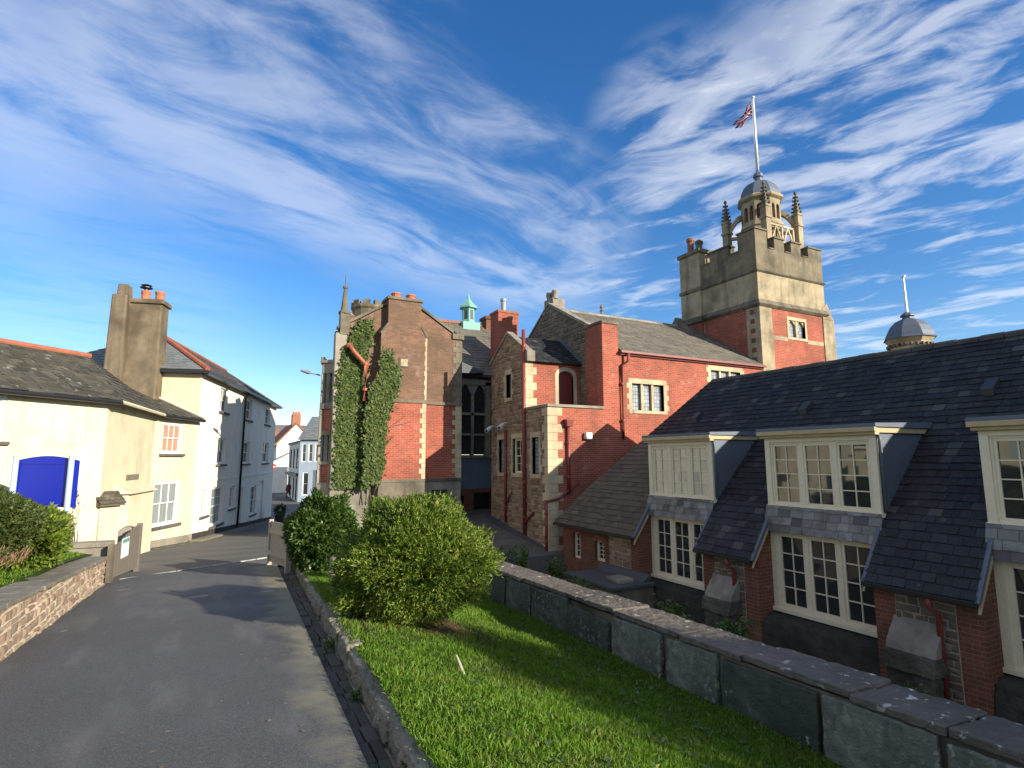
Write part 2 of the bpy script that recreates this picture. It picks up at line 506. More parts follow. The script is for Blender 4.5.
islandm('brown_slate', [(0, (.06, .052, .042)), (.5, (.105, .09, .068)), (1, (.082, .073, .06))], rough=.7, noise_amt=.5, noise_col=(.135, .115, .06), spots=((.22, .2, .12), 3., .6, .5))
islandm('grey_slate', [(0, (.10, .092, .078)), (.5, (.16, .145, .12)), (1, (.125, .115, .10))], rough=.7, noise_amt=.5, noise_col=(.19, .165, .10), spots=((.24, .22, .15), 3., .58, .45))
islandm('mossy_slate', [(0, (.036, .035, .029)), (.3, (.085, .078, .06)), (.6, (.055, .052, .042)), (1, (.1, .092, .075))], rough=.8, noise_amt=.6, noise_col=(.085, .082, .034), ns=4, spots=((.30, .29, .25), 3.4, .60, .7))
islandm('clean_slate', [(0, (.12, .14, .145)), (.5, (.17, .19, .19)), (1, (.14, .155, .16))], rough=.55)
islandm('purple_slate', [(0, (.10, .085, .085)), (.5, (.14, .115, .115)), (1, (.12, .10, .10))], rough=.6)
islandm('skirt_slate', [(0, (.08, .08, .078)), (.35, (.28, .27, .25)), (.6, (.15, .15, .145)), (1, (.24, .24, .23))], rough=.7, noise_col=(.075, .07, .05), noise_amt=.8, ns=4)
islandm('setts', [(0, (.05, .046, .038)), (.5, (.09, .082, .068)), (1, (.065, .06, .048))], rough=.8, noise_col=(.06, .09, .03), noise_amt=.6, ns=5)


def stonem(name, a, b, dark=(.05, .045, .035), dark_amt=.6, scale=3., bump=.4, rough=.85, lichen=None, streak=True, spec=.25):
    def fn(t):
        n = t.noise(scale, detail=7, rough=.6)
        col = t.ramp(n, [(.3, a), (.7, b)])
        big = t.noise(.9, detail=6)
        col = t.mix(t.ramp(big, [(.45, 0), (.7, dark_amt)]), col, dark)
        if streak:
            st = t.noise(1, t.mapping(t.obj(), scale=(3, 3, .3)), 6)
            col = t.mix(t.ramp(st, [(.5, 0), (.75, dark_amt * .9)]), col, dark)
        if lichen:
            v = t.noise(lichen[1], detail=4, rough=.55)
            col = t.mix(t.m('MULTIPLY', t.ramp(v, [(lichen[2], 0), (lichen[2] + .03, lichen[3])]), t.ramp(t.noise(1.1, detail=3), [(.42, .12), (.6, 1)])), col, lichen[0])
        return (col, t.noise(scale * 7, detail=6), bump, .015)
    material(name, fn, rough, spec)
stonem('cream_stone', (.41, .33, .21), (.53, .44, .295), (.2, .155, .1), .6)
stonem('tower_stone', (.27, .22, .145), (.39, .325, .215), (.10, .085, .055), .75)
stonem('weathered_stone', (.135, .115, .078), (.215, .18, .12), (.05, .045, .032), .85)
stonem('dark_stone', (.13, .11, .08), (.19, .165, .12), (.035, .033, .028), .85)
stonem('grey_stone', (.22, .2, .16), (.3, .27, .22), (.08, .072, .058), .7)
stonem('sill_stone', (.09, .085, .08), (.13, .12, .115), (.04, .04, .035), .5)
stonem('mortar', (.52, .45, .33), (.6, .52, .39), (.3, .25, .17), .4)
stonem('dark_mortar', (.33, .27, .19), (.42, .345, .25), (.14, .11, .08), .6)
stonem('kerb_stone', (.17, .155, .12), (.26, .235, .18), (.06, .07, .035), .75, 5, .7, lichen=((.42, .40, .33), 7, .64, .7), streak=False)
stonem('coping_stone', (.10, .086, .07), (.155, .135, .108), (.05, .045, .036), .7, 8, .6, lichen=((.52, .52, .47), 9, .62, .9), streak=False, spec=.4, rough=.7)
stonem('capping', (.15, .14, .115), (.21, .195, .16), (.09, .085, .06), .6, 5, .6, streak=False)
stonem('gravestone_slate', (.06, .068, .058), (.11, .118, .1), (.035, .042, .032), .8, 7, .8, lichen=((.26, .27, .215), 16, .57, .6))
stonem('gravestone_pale', (.12, .128, .105), (.20, .205, .17), (.05, .058, .044), .85, 8, .8, lichen=((.33, .33, .26), 15, .55, .65))
stonem('gravestone_mossy', (.046, .058, .044), (.085, .1, .076), (.028, .036, .026), .8, 7, .8, lichen=((.36, .38, .32), 8, .66, .8))
stonem('black_plinth', (.03, .028, .023), (.06, .056, .045), (.016, .018, .012), .7, 5, .8)
stonem('moss_plinth', (.075, .07, .055), (.12, .11, .085), (.03, .034, .02), .8, 5, .5)
stonem('chimney_render', (.135, .105, .07), (.20, .16, .108), (.06, .047, .03), .9, 2.2, .4)
stonem('ridge_dark', (.045, .045, .045), (.075, .072, .068), (.03, .03, .03), .5)
stonem('ridge_red', (.28, .09, .05), (.36, .12, .065), (.12, .07, .05), .4)
stonem('terracotta', (.38, .13, .07), (.46, .17, .09), (.2, .1, .06), .4)
stonem('terracotta_tile', (.24, .10, .06), (.32, .14, .08), (.12, .08, .05), .5)


def renderm(name, a, dirt, amt=.35, low=True):
    def fn(t):
        n = t.noise(1.3, detail=6); st = t.noise(1, t.mapping(t.obj(), scale=(3.5, 3.5, .35)), 6)
        col = t.mix(t.ramp(n, [(.45, 0), (.75, amt)]), a, dirt)
        col = t.mix(t.ramp(st, [(.55, 0), (.78, amt)]), col, dirt)
        col = t.mix(t.ramp(t.noise(26, detail=3), [(.4, 0), (.7, .12)]), col, (.3, .28, .22))
        return (col, t.noise(38, detail=5), .25, .01)
    material(name, fn, .9, .2)
renderm('cream_render', (.60, .55, .405), (.41, .37, .26), .6)
renderm('olive_render', (.56, .52, .37), (.33, .315, .205), .55)  # darker, greener tone than the cream render
renderm('ochre_render', (.58, .5, .35), (.4, .33, .21), .5)
renderm('white_render', (.76, .715, .63), (.54, .5, .43), .45)
renderm('blue_render', (.30, .37, .45), (.22, .28, .34), .4)
renderm('blue_plaster', (.115, .15, .20), (.08, .10, .13), .5)


def flat(name, c, rough=.5, spec=.4, metal=0., v=.25, ns=6.):
    def fn(t):
        n = t.noise(ns, detail=5)
        return (t.mix(t.m('MULTIPLY', n, v), c, tuple(x * .45 for x in c)), t.noise(ns * 5, detail=4), .12, .006)
    material(name, fn, rough, spec, metal)
flat('cream_paint', (.74, .66, .47), .55, v=.4, ns=9)
flat('fascia_paint', (.50, .40, .22), .6, v=.7, ns=7)
flat('white_paint', (.78, .78, .76), .45)
flat('lead', (.125, .15, .19), .55, .35, .2, v=.6)
flat('lead_roof', (.095, .102, .11), .65, .3, .1, v=.7, ns=3)
flat('pipe_red', (.20, .04, .032), .5)
flat('pipe_orange', (.30, .09, .045), .5)
flat('door_red', (.14, .02, .018), .4)
flat('black_paint', (.018, .018, .02), .4)
flat('copper_green', (.16, .36, .31), .6)
flat('sign_blue', (.004, .018, .36), .35, v=.25)
flat('sign_post', (.36, .44, .5), .45)
flat('old_wood', (.17, .145, .12), .85, v=.7, ns=12)
flat('pale_wood', (.40, .36, .29), .85, v=.6, ns=12)
flat('notice', (.72, .78, .78), .5)
flat('notice_green', (.12, .32, .22), .5)
flat('metal_white', (.72, .74, .76), .4, .5, .1)
flat('grey_metal', (.28, .3, .33), .45, .5, .4)
flat('dark_metal', (.05, .055, .06), .45, .5, .3)
flat('curtain', (.55, .30, .2), .8)
flat('net', (.62, .66, .64), .8)
flat('blind', (.55, .57, .56), .8)
flat('flag_red', (.42, .02, .04), .8); flat('flag_blue', (.02, .03, .22), .8); flat('flag_white', (.7, .7, .7), .8)
flat('skin', (.5, .32, .24), .6); flat('coat', (.13, .02, .028), .85); flat('trousers', (.02, .02, .028), .85); flat('hair', (.04, .025, .018), .8)
flat('bark', (.11, .085, .06), .95, v=.8, ns=9)
flat('sign_red', (.55, .02, .02), .4)
material('glass', lambda t: (t.mix(t.noise(.8, detail=2), (.018, .02, .022), (.035, .037, .038)), t.noise(2.2, detail=1), .02, .02), .03, .9)
material('cream_reflection_glass', lambda t: (t.mix(t.noise(1.6, detail=3), (.52, .48, .37), (.22, .21, .18)), t.noise(2.2, detail=1), .02, .02), .05, .9)  # cream reflection of the house opposite put into the pane colour
material('net_glass', lambda t: (t.mix(t.noise(3, t.mapping(t.obj(), scale=(6, 6, .5)), detail=2), (.34, .37, .37), (.12, .14, .15)), t.noise(2.2, detail=1), .02, .02), .05, .8)
material('curtain_glass', lambda t: (t.mix(t.noise(3, t.mapping(t.obj(), scale=(5, 5, .5)), detail=2), (.46, .24, .16), (.3, .15, .1)), t.noise(2.2, detail=1), .02, .02), .05, .8)


def leadedm(t):
    b = t.n('ShaderNodeTexBrick', dict(offset=0.0), Vector=t.uv(), Color1=(.34, .37, .38), Color2=(.2, .22, .24), Mortar=(.03, .03, .03), Scale=1.0, Mortar_Size=.008, Mortar_Smooth=.1, Brick_Width=.12, Row_Height=.15)
    return (b.outputs[0], t.noise(5, detail=2), .1, .02)
material('leaded_glass', leadedm, .15, .8)


def leafm(name, stops, rough=.55, tr=.25, patch=None):
    m = bpy.data.materials.new(name); m.use_nodes = True; t = NT(m.node_tree)
    out = t.n('ShaderNodeOutputMaterial'); b = t.n('ShaderNodeBsdfPrincipled', Roughness=rough)
    b.inputs['Specular IOR Level'].default_value = .35
    col = t.ramp(t.island(), stops)
    col = t.mix(t.ramp(t.noise(2.5, detail=3), [(.35, 0), (.7, .55)]), col, t.mix(1, col, (.62, .7, .5), 'MULTIPLY'))
    if patch: col = t.mix(t.ramp(t.noise(1.6, detail=6), [(.52, 0), (.68, .6)]), col, patch)
    t.put(b.inputs['Base Color'], col)
    tl = t.n('ShaderNodeBsdfTranslucent', Color=t.mix(1, col, (1.2, 1.3, .5), 'MULTIPLY'))
    mx = t.n('ShaderNodeMixShader', i0=tr, i1=b.outputs[0], i2=tl.outputs[0])
    t.t.links.new(mx.outputs[0], out.inputs[0]); MATS[name] = m
leafm('yew_leaf', tr=.2, stops=[(0, (.032, .068, .01)), (.4, (.088, .15, .015)), (.8, (.16, .215, .022)), (.97, (.32, .35, .045)), (1, (.22, .14, .05))], rough=.6, patch=(.045, .08, .012))
leafm('holly_leaf', [(0, (.022, .055, .012)), (.5, (.055, .105, .02)), (.9, (.09, .15, .03)), (1, (.17, .2, .06))], rough=.38, patch=(.03, .06, .014))
leafm('ivy_leaf', [(0, (.032, .062, .014)), (.5, (.072, .11, .026)), (.85, (.115, .15, .036)), (1, (.16, .15, .06))])
leafm('hedge_leaf', [(0, (.03, .055, .014)), (.5, (.06, .09, .02)), (.85, (.09, .115, .028)), (1, (.14, .12, .04))])
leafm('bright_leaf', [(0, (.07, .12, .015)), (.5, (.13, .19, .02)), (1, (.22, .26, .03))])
leafm('dry_twig', [(0, (.20, .13, .075)), (.5, (.3, .2, .115)), (1, (.16, .1, .06))], tr=.1)
leafm('grass_blade', [(0, (.07, .165, .012)), (.4, (.125, .245, .016)), (.75, (.17, .295, .024)), (.95, (.2, .27, .04)), (1, (.32, .28, .11))], tr=.35, patch=(.17, .20, .045))
leafm('weed_leaf', [(0, (.04, .08, .02)), (.6, (.08, .13, .03)), (1, (.14, .17, .06))])
leafm('tree_leaf', [(0, (.04, .07, .015)), (1, (.09, .12, .03))])


def asphalt(t):
    fineN = t.noise(160, detail=3, rough=.7); big = t.noise(.45, detail=5); mid = t.noise(1, t.mapping(t.obj(), scale=(2.6, .7, 1)), 6)
    fineN = t.m('ADD', t.m('MULTIPLY', fineN, .6), t.m('MULTIPLY', t.noise(55, detail=4, rough=.75), .4))
    col = t.ramp(fineN, [(.38, (.042, .043, .046)), (.51, (.082, .084, .088)), (.64, (.19, .19, .19))])
    col = t.mix(t.ramp(big, [(.4, 0), (.7, .4)]), col, (.075, .073, .068))
    col = t.mix(t.ramp(mid, [(.52, 0), (.7, .45)]), col, (.17, .165, .155))
    sep = t.n('ShaderNodeSeparateXYZ', Vector=t.obj())
    edge = t.m('MULTIPLY', t.ramp(t.m('ADD', sep.outputs[0], t.m('MULTIPLY', t.m('SUBTRACT', t.noise(2.2, detail=6), .5), 1.1)), [(.62, 0), (.95, .8)]), 1.0)
    col = t.mix(edge, col, (.22, .205, .14))
    col = t.mix(t.ramp(t.noise(1.7, detail=2), [(.725, 0), (.735, .5)]), col, (.34, .34, .32))
    return (col, fineN, .75, .012, t.ramp(big, [(.3, .62), (.7, .85)]))
material('asphalt', asphalt, .75, .35)
def oldstreet(t):
    n = t.noise(120, detail=3, rough=.7); p = t.noise(.6, t.mapping(t.obj(), scale=(.6, 1.6, 1)), 6)
    col = t.ramp(n, [(.3, (.05, .048, .045)), (.7, (.13, .125, .115))])
    col = t.mix(t.ramp(p, [(.4, 0), (.65, .5)]), col, (.17, .16, .14))
    return (col, n, .5, .01)
material('street_surface', oldstreet, .8, .3)
def soil(t):
    n = t.noise(2.2, detail=6)
    col = t.ramp(n, [(.35, (.028, .055, .010)), (.6, (.045, .075, .014)), (.75, (.09, .075, .03))])
    dn = t.n('ShaderNodeVectorMath', dict(operation='DISTANCE'), i0=t.obj(), i1=(2.35, 6.95, -.5)).outputs['Value']
    col = t.mix(t.ramp(t.m('ADD', t.m('MULTIPLY', dn, .5), t.m('MULTIPLY', n, .3)), [(.5, 1), (.78, 0)]), col, (.11, .07, .04))
    return (col, t.noise(40, detail=5), 1.0, .03)
material('lawn_soil', soil, .95, .1)
def yard(t):
    n = t.noise(1.5, detail=6)
    return (t.ramp(n, [(.35, (.03, .03, .028)), (.7, (.085, .082, .072))]), t.noise(30, detail=5), .6, .02)
material('yard_ground', yard, .9, .2)
material('earth', lambda t: (t.ramp(t.noise(.02, detail=6), [(.4, (.05, .07, .03)), (.7, (.1, .1, .06))]), t.noise(2), .3, .1), .95, .1)


def rough(o, amt, size, lv=4):
    m = o.modifiers.new('split', 'SUBSURF'); m.subdivision_type = 'SIMPLE'; m.levels = m.render_levels = lv
    tx = bpy.data.textures.get('lumps%g' % size) or bpy.data.textures.new('lumps%g' % size, 'CLOUDS'); tx.noise_scale = size; tx.noise_depth = 4
    d = o.modifiers.new('lumps', 'DISPLACE'); d.texture = tx; d.strength = amt; d.mid_level = .5; d.texture_coords = 'OBJECT' if False else 'LOCAL'
    return o

# ================================================================== GROUND, ROADS
def lerp(a, b, t): return a + (b - a) * t
def sstep(t): t = min(max(t, 0), 1); return t * t * (3 - 2 * t)
def kerb_x(y): return 1.05 + .05 * (y - 3.6) if y > 0 else .87 + .02 * y
def gut_x(y): return kerb_x(y) - (.13 + .012 * max(y, 0))
def road_z(y): return -.06 * y if y < 42 else -2.52
WALL_X = 4.7
def lawn_z(x, y):
    k = kerb_x(y) + .12; t = sstep((x - k) / (WALL_X - k))
    return lerp(-.06 * y + .135, -.84 - .02 * y, t) + .025 * math.sin(2.3 * x + 1.1 * y) * math.sin(1.7 * y)
def bank_z(x, y):
    t = max(-2.2 - x, 0)
    return .745 - .071 * y + .13 * t + .03 * math.sin(1.9 * x + y) - .02

mb = MB(); mb.poly([(-2500, -2500, -3.7), (2500, -2500, -3.7), (2500, 2500, -3.7), (-2500, 2500, -3.7)])
structure('ground', mb, 'earth')

def strip(mb, ys, xl, xr, zf, n=6):
    for ya, yb in zip(ys, ys[1:]):
        for k in range(n):
            a, b = k / n, (k + 1) / n
            p = lambda y, t: (lerp(xl(y), xr(y), t), y, zf(lerp(xl(y), xr(y), t), y))
            mb.poly([p(ya, a), p(ya, b), p(yb, b), p(yb, a)])
mb = MB(); ys = [-9 + .5 * i for i in range(48)] + [14.7]
strip(mb, sorted(set(y for y in ys if y <= 14.7)), lambda y: -1.93, gut_x, lambda x, y: road_z(y) + .03 * math.sin((x + 1.9) / 2.9 * math.pi))
structure('driveway', mb, 'asphalt')
mb = MB(); mb.poly([(-8, 14.7, road_z(14.7) - .01), (4.4, 14.7, road_z(14.7) - .01), (4.4, 21.9, road_z(21.9)), (14, 42, road_z(42)), (-8, 42, road_z(42))])
mb.poly([(-8, 42, -2.52), (14, 42, -2.52), (30, 125, -2.62), (-8, 125, -2.62)])
structure('street', mb, 'street_surface')
stonem('sill_pale', (.3, .3, .285), (.5, .5, .47), (.14, .14, .13), .8)
# worn pale threshold stones across the gateway
mb = MB()
x = -1.75
while x < 1.1:
    ln = random.uniform(.4, .8); y = lerp(14.35, 16.6, (x + 1.72) / 3.0)
    yb = lerp(14.35, 16.6, (x + ln + 1.72) / 3.0)
    mb.hexa([(x, y, road_z(y) - .1), (x + ln - .02, yb, road_z(yb) - .1), (x + ln - .02, yb + .07, road_z(yb) - .1), (x, y + .07, road_z(y) - .1), (x, y, road_z(y) + .014), (x + ln - .02, yb, road_z(yb) + .01), (x + ln - .02, yb + .07, road_z(yb) + .01), (x, y + .07, road_z(y) + .012)]); x += ln
structure('threshold_stones', mb, 'sill_pale', bevel=.01)
# yellow line and pavement beside the terrace
mb = MB()
for k in range(14):
    pass
W0, W1 = Vector((-.92, 25.31, 0)), Vector((3.05, 40.65, 0))
FW = F(W0[:2], (W1 - W0)[:2], (.968, -.25))
YR1 = Vector((-2.14, 22.8, 0)); FYR = F(YR1[:2], (W0 - YR1)[:2], (.9, -.438))
YL0 = Vector((-2.85, 18.5, 0)); FYS = F(YL0[:2], (YR1 - YL0)[:2], (.987, -.16)); FYL = F(YL0[:2], (-.707, -.707), (.707, -.707))
def line_strip(mb, Fr, u0, u1, d0, d1, dz):
    n = 8
    for i in range(n):
        a, b = lerp(u0, u1, i / n), lerp(u0, u1, (i + 1) / n)
        q = []
        for (u, d) in ((a, d0), (b, d0), (b, d1), (a, d1)):
            p = Fr.P(u, d, 0); q.append((p[0], p[1], road_z(p[1]) + dz))
        mb.poly(q)
line_strip(mb, FW, -1, 15.8, .55, .62, .006); line_strip(mb, FYR, -.4, 2.7, .55, .62, .006)
material('road_yellow', lambda t: (t.mix(t.ramp(t.noise(4, detail=6), [(.4, 0), (.6, .8)]), (.5, .38, .08), (.14, .13, .11)), None, 0, 0), .8)
structure('road_line', mb, 'road_yellow')

# gutter of stone setts
mb = MB(); strip(mb, [-9 + .5 * i for i in range(48)], gut_x, lambda y: kerb_x(y) + .02, lambda x, y: road_z(y) - .075, 1)
structure('gutter_bed', mb, 'dark_mortar')
mb = MB(); y = -2.0
while y < 14.4:
    ln = random.uniform(.16, .3); a, b = gut_x(y) + .005, kerb_x(y) - .01; mid = lerp(a, b, random.uniform(.4, .6))
    for (p, q) in ((a, mid - .006), (mid + .006, b)):
        z = road_z(y) - .085; t = random.uniform(.025, .055)
        mb.box(p, q, y + .006, y + ln - .006, z, z + t)
    y += ln
structure('gutter', mb, 'setts', bevel=.012)
# kerb: big rough stones
k0 = 0
y = -2.0
kerb = thing('stone_kerb', 'low rough stone kerb holding the grass bank above the gutter', 'kerb', (1.0, 3.0, -.18), kind='structure')
mb = MB()
while y < 14.2:
    ln = random.uniform(.55, 1.15); e = y + ln - .015
    f = lambda yy: kerb_x(yy) + random.uniform(-.012, .012)
    wv = random.uniform(.15, .2); h = random.uniform(.105, .15)
    a, b = f(y), f(e)
    mb.hexa([(a, y, road_z(y) - .2), (a + wv, y, road_z(y) - .2), (b + wv, e, road_z(e) - .2), (b, e, road_z(e) - .2),
             (a + .015, y, road_z(y) + h), (a + wv, y, road_z(y) + h + .01), (b + wv, e, road_z(e) + h), (b + .02, e, road_z(e) + h - .01)])
    y += ln
rough(mb.build('kerbstone', 'kerb_stone', kerb, bevel=.012), .06, .07, 5)

# lawn on the right
mb = MB(); strip(mb, [-4 + .4 * i for i in range(46)], lambda y: kerb_x(y) + .1, lambda y: WALL_X + .1, lawn_z, 12)
structure('lawn', mb, 'lawn_soil', smooth=True)
# grass bank on the left
mb = MB(); strip(mb, [3 + .5 * i for i in range(24)], lambda y: -2.2, lambda y: -11, bank_z, 10)
structure('grass_bank', mb, 'lawn_soil', smooth=True)
mb = MB(); mb.poly([(4.9, -6, -2.35), (11.2, -6, -2.35), (11.2, 16.6, -2.35), (4.9, 16.6, -2.35)])
structure('sunken_yard', mb, 'yard_ground')
mb = MB(); mb.poly([(4.9, 16.6, -1.62), (11.5, 16.6, -1.62), (11.5, 24.6, -.75), (4.9, 24.6, -.75)]); mb.poly([(4.9, 16.6, -2.4), (11.5, 16.6, -2.4), (11.5, 16.6, -1.62), (4.9, 16.6, -1.62)])
structure('courtyard', mb, 'street_surface')


# ================================================================== CHURCHYARD WALL AND GRAVESTONES
cw = thing('churchyard_wall', 'low retaining wall with purple-brown lichened coping slabs between the lawn and the slate roofed library', 'wall', (5.05, 6, -1.0))
FWALL = F((WALL_X + .06, 0), (0, 1), (-1, 0))
mb = MB(); mb.hexa([(WALL_X + .06, -2, -2.6), (WALL_X + .58, -2, -2.6), (WALL_X + .58, 12.6, -2.6), (WALL_X + .06, 12.6, -2.6), (WALL_X + .06, -2, -.29), (WALL_X + .58, -2, -.31), (WALL_X + .58, 12.6, -.63), (WALL_X + .06, 12.6, -.63)])
mb.build('wall_core', 'dark_stone', cw)
def cop_z(y): return lerp(-.31, -.47, (y - 2) / 8)
joints = [12.6, 11.3, 10.1, 8.85, 7.45, 6.25, 5.07, 4.2, 3.1, 2.39, 1.3, .3, -.8, -2]
for a, b in zip(joints[1:], joints):
    mb = MB(); dz = random.uniform(-.012, .012); tl = random.uniform(-.015, .015); ov = random.uniform(-.03, .03)
    za, zb = cop_z(a) + dz, cop_z(b) + dz
    x0, x1 = WALL_X + .03 + ov, WALL_X + .64
    mb.hexa([(x0, a + .008, za - .065), (x1, a + .008, za - .1), (x1, b - .008, zb - .1), (x0, b - .008, zb - .065),
             (x0, a + .008, za + tl * .3), (x1, a + .008, za - .03 + tl), (x1, b - .008, zb - .03), (x0, b - .008, zb - tl * .3)])
    rough(mb.build('coping_slab', 'coping_stone', cw, bevel=.01), .035, .09, 5)
gs = [(10.50, 9.42, 'gravestone_mossy', .50, 'dark green slab gravestone set against the wall beside the yew bush'),
      (9.36, 8.48, 'gravestone_slate', .50, 'narrow dark slab gravestone, second from the yew bush along the wall'),
      (8.42, 6.36, 'gravestone_slate', .50, 'broad streaked slab gravestone with a broken top corner against the wall'),
      (6.26, 5.34, 'gravestone_pale', .56, 'grey upright slab gravestone left of the palest one at the wall'),
      (5.24, 4.50, 'gravestone_pale', .57, 'palest mottled square gravestone leaning between two dark gaps'),
      (4.42, 3.38, 'gravestone_mossy', .57, 'dark mossy gravestone with white lichen spots right of the palest one'),
      (3.33, 2.45, 'gravestone_pale', .58, 'mottled grey gravestone right of the dark mossy one by the wall'),
      (2.39, 1.2, 'gravestone_pale', .60, 'gravestone at the lower right corner below the coping and green plant')]
for (b, a, m, h, lab) in gs:
    t = thing('gravestone', lab, 'gravestone', (WALL_X, (a + b) / 2, lawn_z(WALL_X, (a + b) / 2)), group='gravestones leaned along the churchyard wall')
    mb = MB(); za, zb = lawn_z(WALL_X, a) - .15, lawn_z(WALL_X, b) - .15
    ta, tb = cop_z(a) - .085 + random.uniform(-.03, .01), cop_z(b) - .085 + random.uniform(-.03, .01)
    if b == 8.42:
        mid = 7.35
        mb.hexa([(WALL_X - .03, a, za), (WALL_X + .04, a, za), (WALL_X + .04, mid, za), (WALL_X - .03, mid, za), (WALL_X - .0, a, ta - .09), (WALL_X + .05, a, ta - .09), (WALL_X + .05, mid, ta - .07), (WALL_X, mid, ta - .07)])
        mb.hexa([(WALL_X - .034, mid, za), (WALL_X + .04, mid, za), (WALL_X + .04, b, zb), (WALL_X - .034, b, zb), (WALL_X - .004, mid, ta), (WALL_X + .05, mid, ta), (WALL_X + .05, b, tb), (WALL_X - .004, b, tb)])
    else:
        j = random.uniform(-.02, .02)
        mb.hexa([(WALL_X - .035 + j, a, za), (WALL_X + .04, a, za), (WALL_X + .04, b, zb), (WALL_X - .035, b, zb), (WALL_X - .0, a, ta), (WALL_X + .055, a, ta), (WALL_X + .055, b, tb), (WALL_X + .0, b, tb)])
    rough(mb.build('slab', m, t, bevel=.01), .03, .12, 5)

# ================================================================== LEFT RUBBLE WALL, GATES
lw = thing('rubble_wall', 'low rubble stone wall with sloping capping on the left of the driveway', 'wall', (-2.05, 9, -.5))
def lw_top(y): return .18 + .53 - .071 * y - .012 if False else .72 - .0713 * y
FLW = F((-1.9, 0), (0, 1), (1, 0))
mb = MB()
mb.hexa([(-2.3, 3, -.5), (-1.93, 3, -.5), (-1.93, 13.7, -1.2), (-2.3, 13.7, -1.2), (-2.28, 3, lw_top(3) - .05), (-1.93, 3, lw_top(3) - .08), (-1.93, 13.7, lw_top(13.7) - .08), (-2.28, 13.7, lw_top(13.7) - .05)])
mb.build('wall_core', 'mortar', lw)
mb = MB()
stones(mb, FLW, [(3, road_z(3) - .05), (13.7, road_z(13.7) - .05), (13.7, lw_top(13.7) - .07), (3, lw_top(3) - .07)], h=(.07, .135), w=(.1, .34), gap=.03, dep=.028, d=-.03)
mb.build('stonework', 'wall_stone', lw)
mb = MB(); y = 3.0
while y < 13.7:
    ln = min(random.uniform(.5, 1.1), 13.7 - y + .001); e = y + ln - .008
    j = random.uniform(-.012, .012)
    mb.hexa([(-2.30, y, lw_top(y) - .06), (-1.87 + j, y, lw_top(y) - .085), (-1.87 + j, e, lw_top(e) - .085), (-2.30, e, lw_top(e) - .06),
             (-2.30, y, lw_top(y) + .0), (-1.87 + j, y, lw_top(y) - .03), (-1.87 + j, e, lw_top(e) - .03), (-2.30, e, lw_top(e) + .0)])
    y += ln
rough(mb.build('capping', 'capping', lw, bevel=.012), .03, .18)

def timber_gate(name, label, p0, p1, h0, h1, m, posts=True):
    p0, p1 = Vector(p0), Vector(p1); L = (p1 - p0).length
    t = thing(name, label, 'gate', (p0.x, p0.y, road_z(p0.y)), group='open timber gates of the driveway')
    u = (p1 - p0).normalized(); Fr = F(p0[:2], u[:2], (u.y, -u.x))
    z0 = road_z(p0.y); z1 = road_z(p1.y)
    n = 11; zb = lambda s_: lerp(z0, z1, s_) + .07
    for k in range(n):
        mb = MB(); a, b = L * k / n + .012, L * (k + 1) / n - .012
        hh = lerp(h0, h1, sstep(k / (n - 1))) + random.uniform(-.012, .012)
        mb.fbox(Fr, a, b, -.012, .014, zb(k / n), lerp(z0, z1, k / n) + hh)
        mb.build('paling', m, t)
    for fz in (.22, .72):
        mb = MB(); mb.hexa([Fr.P(0, -.05, zb(0) + h0 * fz - .05), Fr.P(L, -.05, zb(1) + h1 * fz - .05), Fr.P(L, -.012, zb(1) + h1 * fz - .05), Fr.P(0, -.012, zb(0) + h0 * fz - .05),
                            Fr.P(0, -.05, zb(0) + h0 * fz + .05), Fr.P(L, -.05, zb(1) + h1 * fz + .05), Fr.P(L, -.012, zb(1) + h1 * fz + .05), Fr.P(0, -.012, zb(0) + h0 * fz + .05)])
        mb.build('rail', m, t)
    mb = MB(); mb.fbox(Fr, -.1, .0, -.06, .045, z0 - .1, z0 + h0 + .02); mb.build('post', 'dark_stone' if m == 'old_wood' else m, t)
    mb = MB(); mb.fbox(Fr, L, L + .09, -.05, .045, z1 - .05, z1 + h1 + .05); mb.build('post', m, t)
    return t, Fr, L
gt, FG, LG = timber_gate('timber_gate', 'weathered grey timber gate opened back on the left with a white notice', (-1.86, 14.0, 0), (-1.62, 15.75, 0), .72, 1.02, 'old_wood')
nt_ = thing('notice', 'small white notice fixed on the left timber gate', 'notice', FG.P(.75, .02, -.4))
mb = MB(); zc = road_z(14.7); mb.fbox(FG, .5, .98, .016, .026, zc + .42, zc + .82); mb.build('board', 'notice', nt_)
mb = MB(); mb.fbox(FG, .52, .96, .026, .029, zc + .72, zc + .80); mb.build('heading_band', 'notice_green', nt_)
timber_gate('timber_gate', 'pale weathered timber gate opened back on the right beside the clipped bush', (1.38, 13.3, 0), (1.15, 14.9, 0), .98, 1.0, 'pale_wood')
gp = thing('gate_pier', 'round topped stone gate pier behind the left timber gate', 'gate pier', (-1.85, 15.95, road_z(16)))
FP = F((-1.88, 15.95), (1, 0), (0, -1))
mb = MB(); zb_ = road_z(16) - .1; prof = [(-.17, zb_), (.17, zb_), (.17, zb_ + .98)] + [(.17 * math.cos(a), zb_ + .98 + .12 * math.sin(a)) for a in np.linspace(.25, math.pi - .25, 7)] + [(-.17, zb_ + .98)]
mb.prism(FP, prof, 0, -.34); mb.build('shaft', 'grey_stone', gp, bevel=.02)
lp = thing('garden_wall', 'low plain stone wall running left behind the grass bank from the gate', 'wall', (-3.2, 14.2, -.6))
FL = F((-1.95, 14.15), (-1, .12), (-.12, -1))
mb = MB(); mb.fbox(FL, 0, 5, -.25, 0, -1.2, -.16); mb.build('wall_body', 'grey_stone', lp)
mb = MB(); mb.fbox(FL, -.03, 5, -.29, .04, -.16, -.06); mb.build('capping', 'grey_stone', lp, bevel=.012)

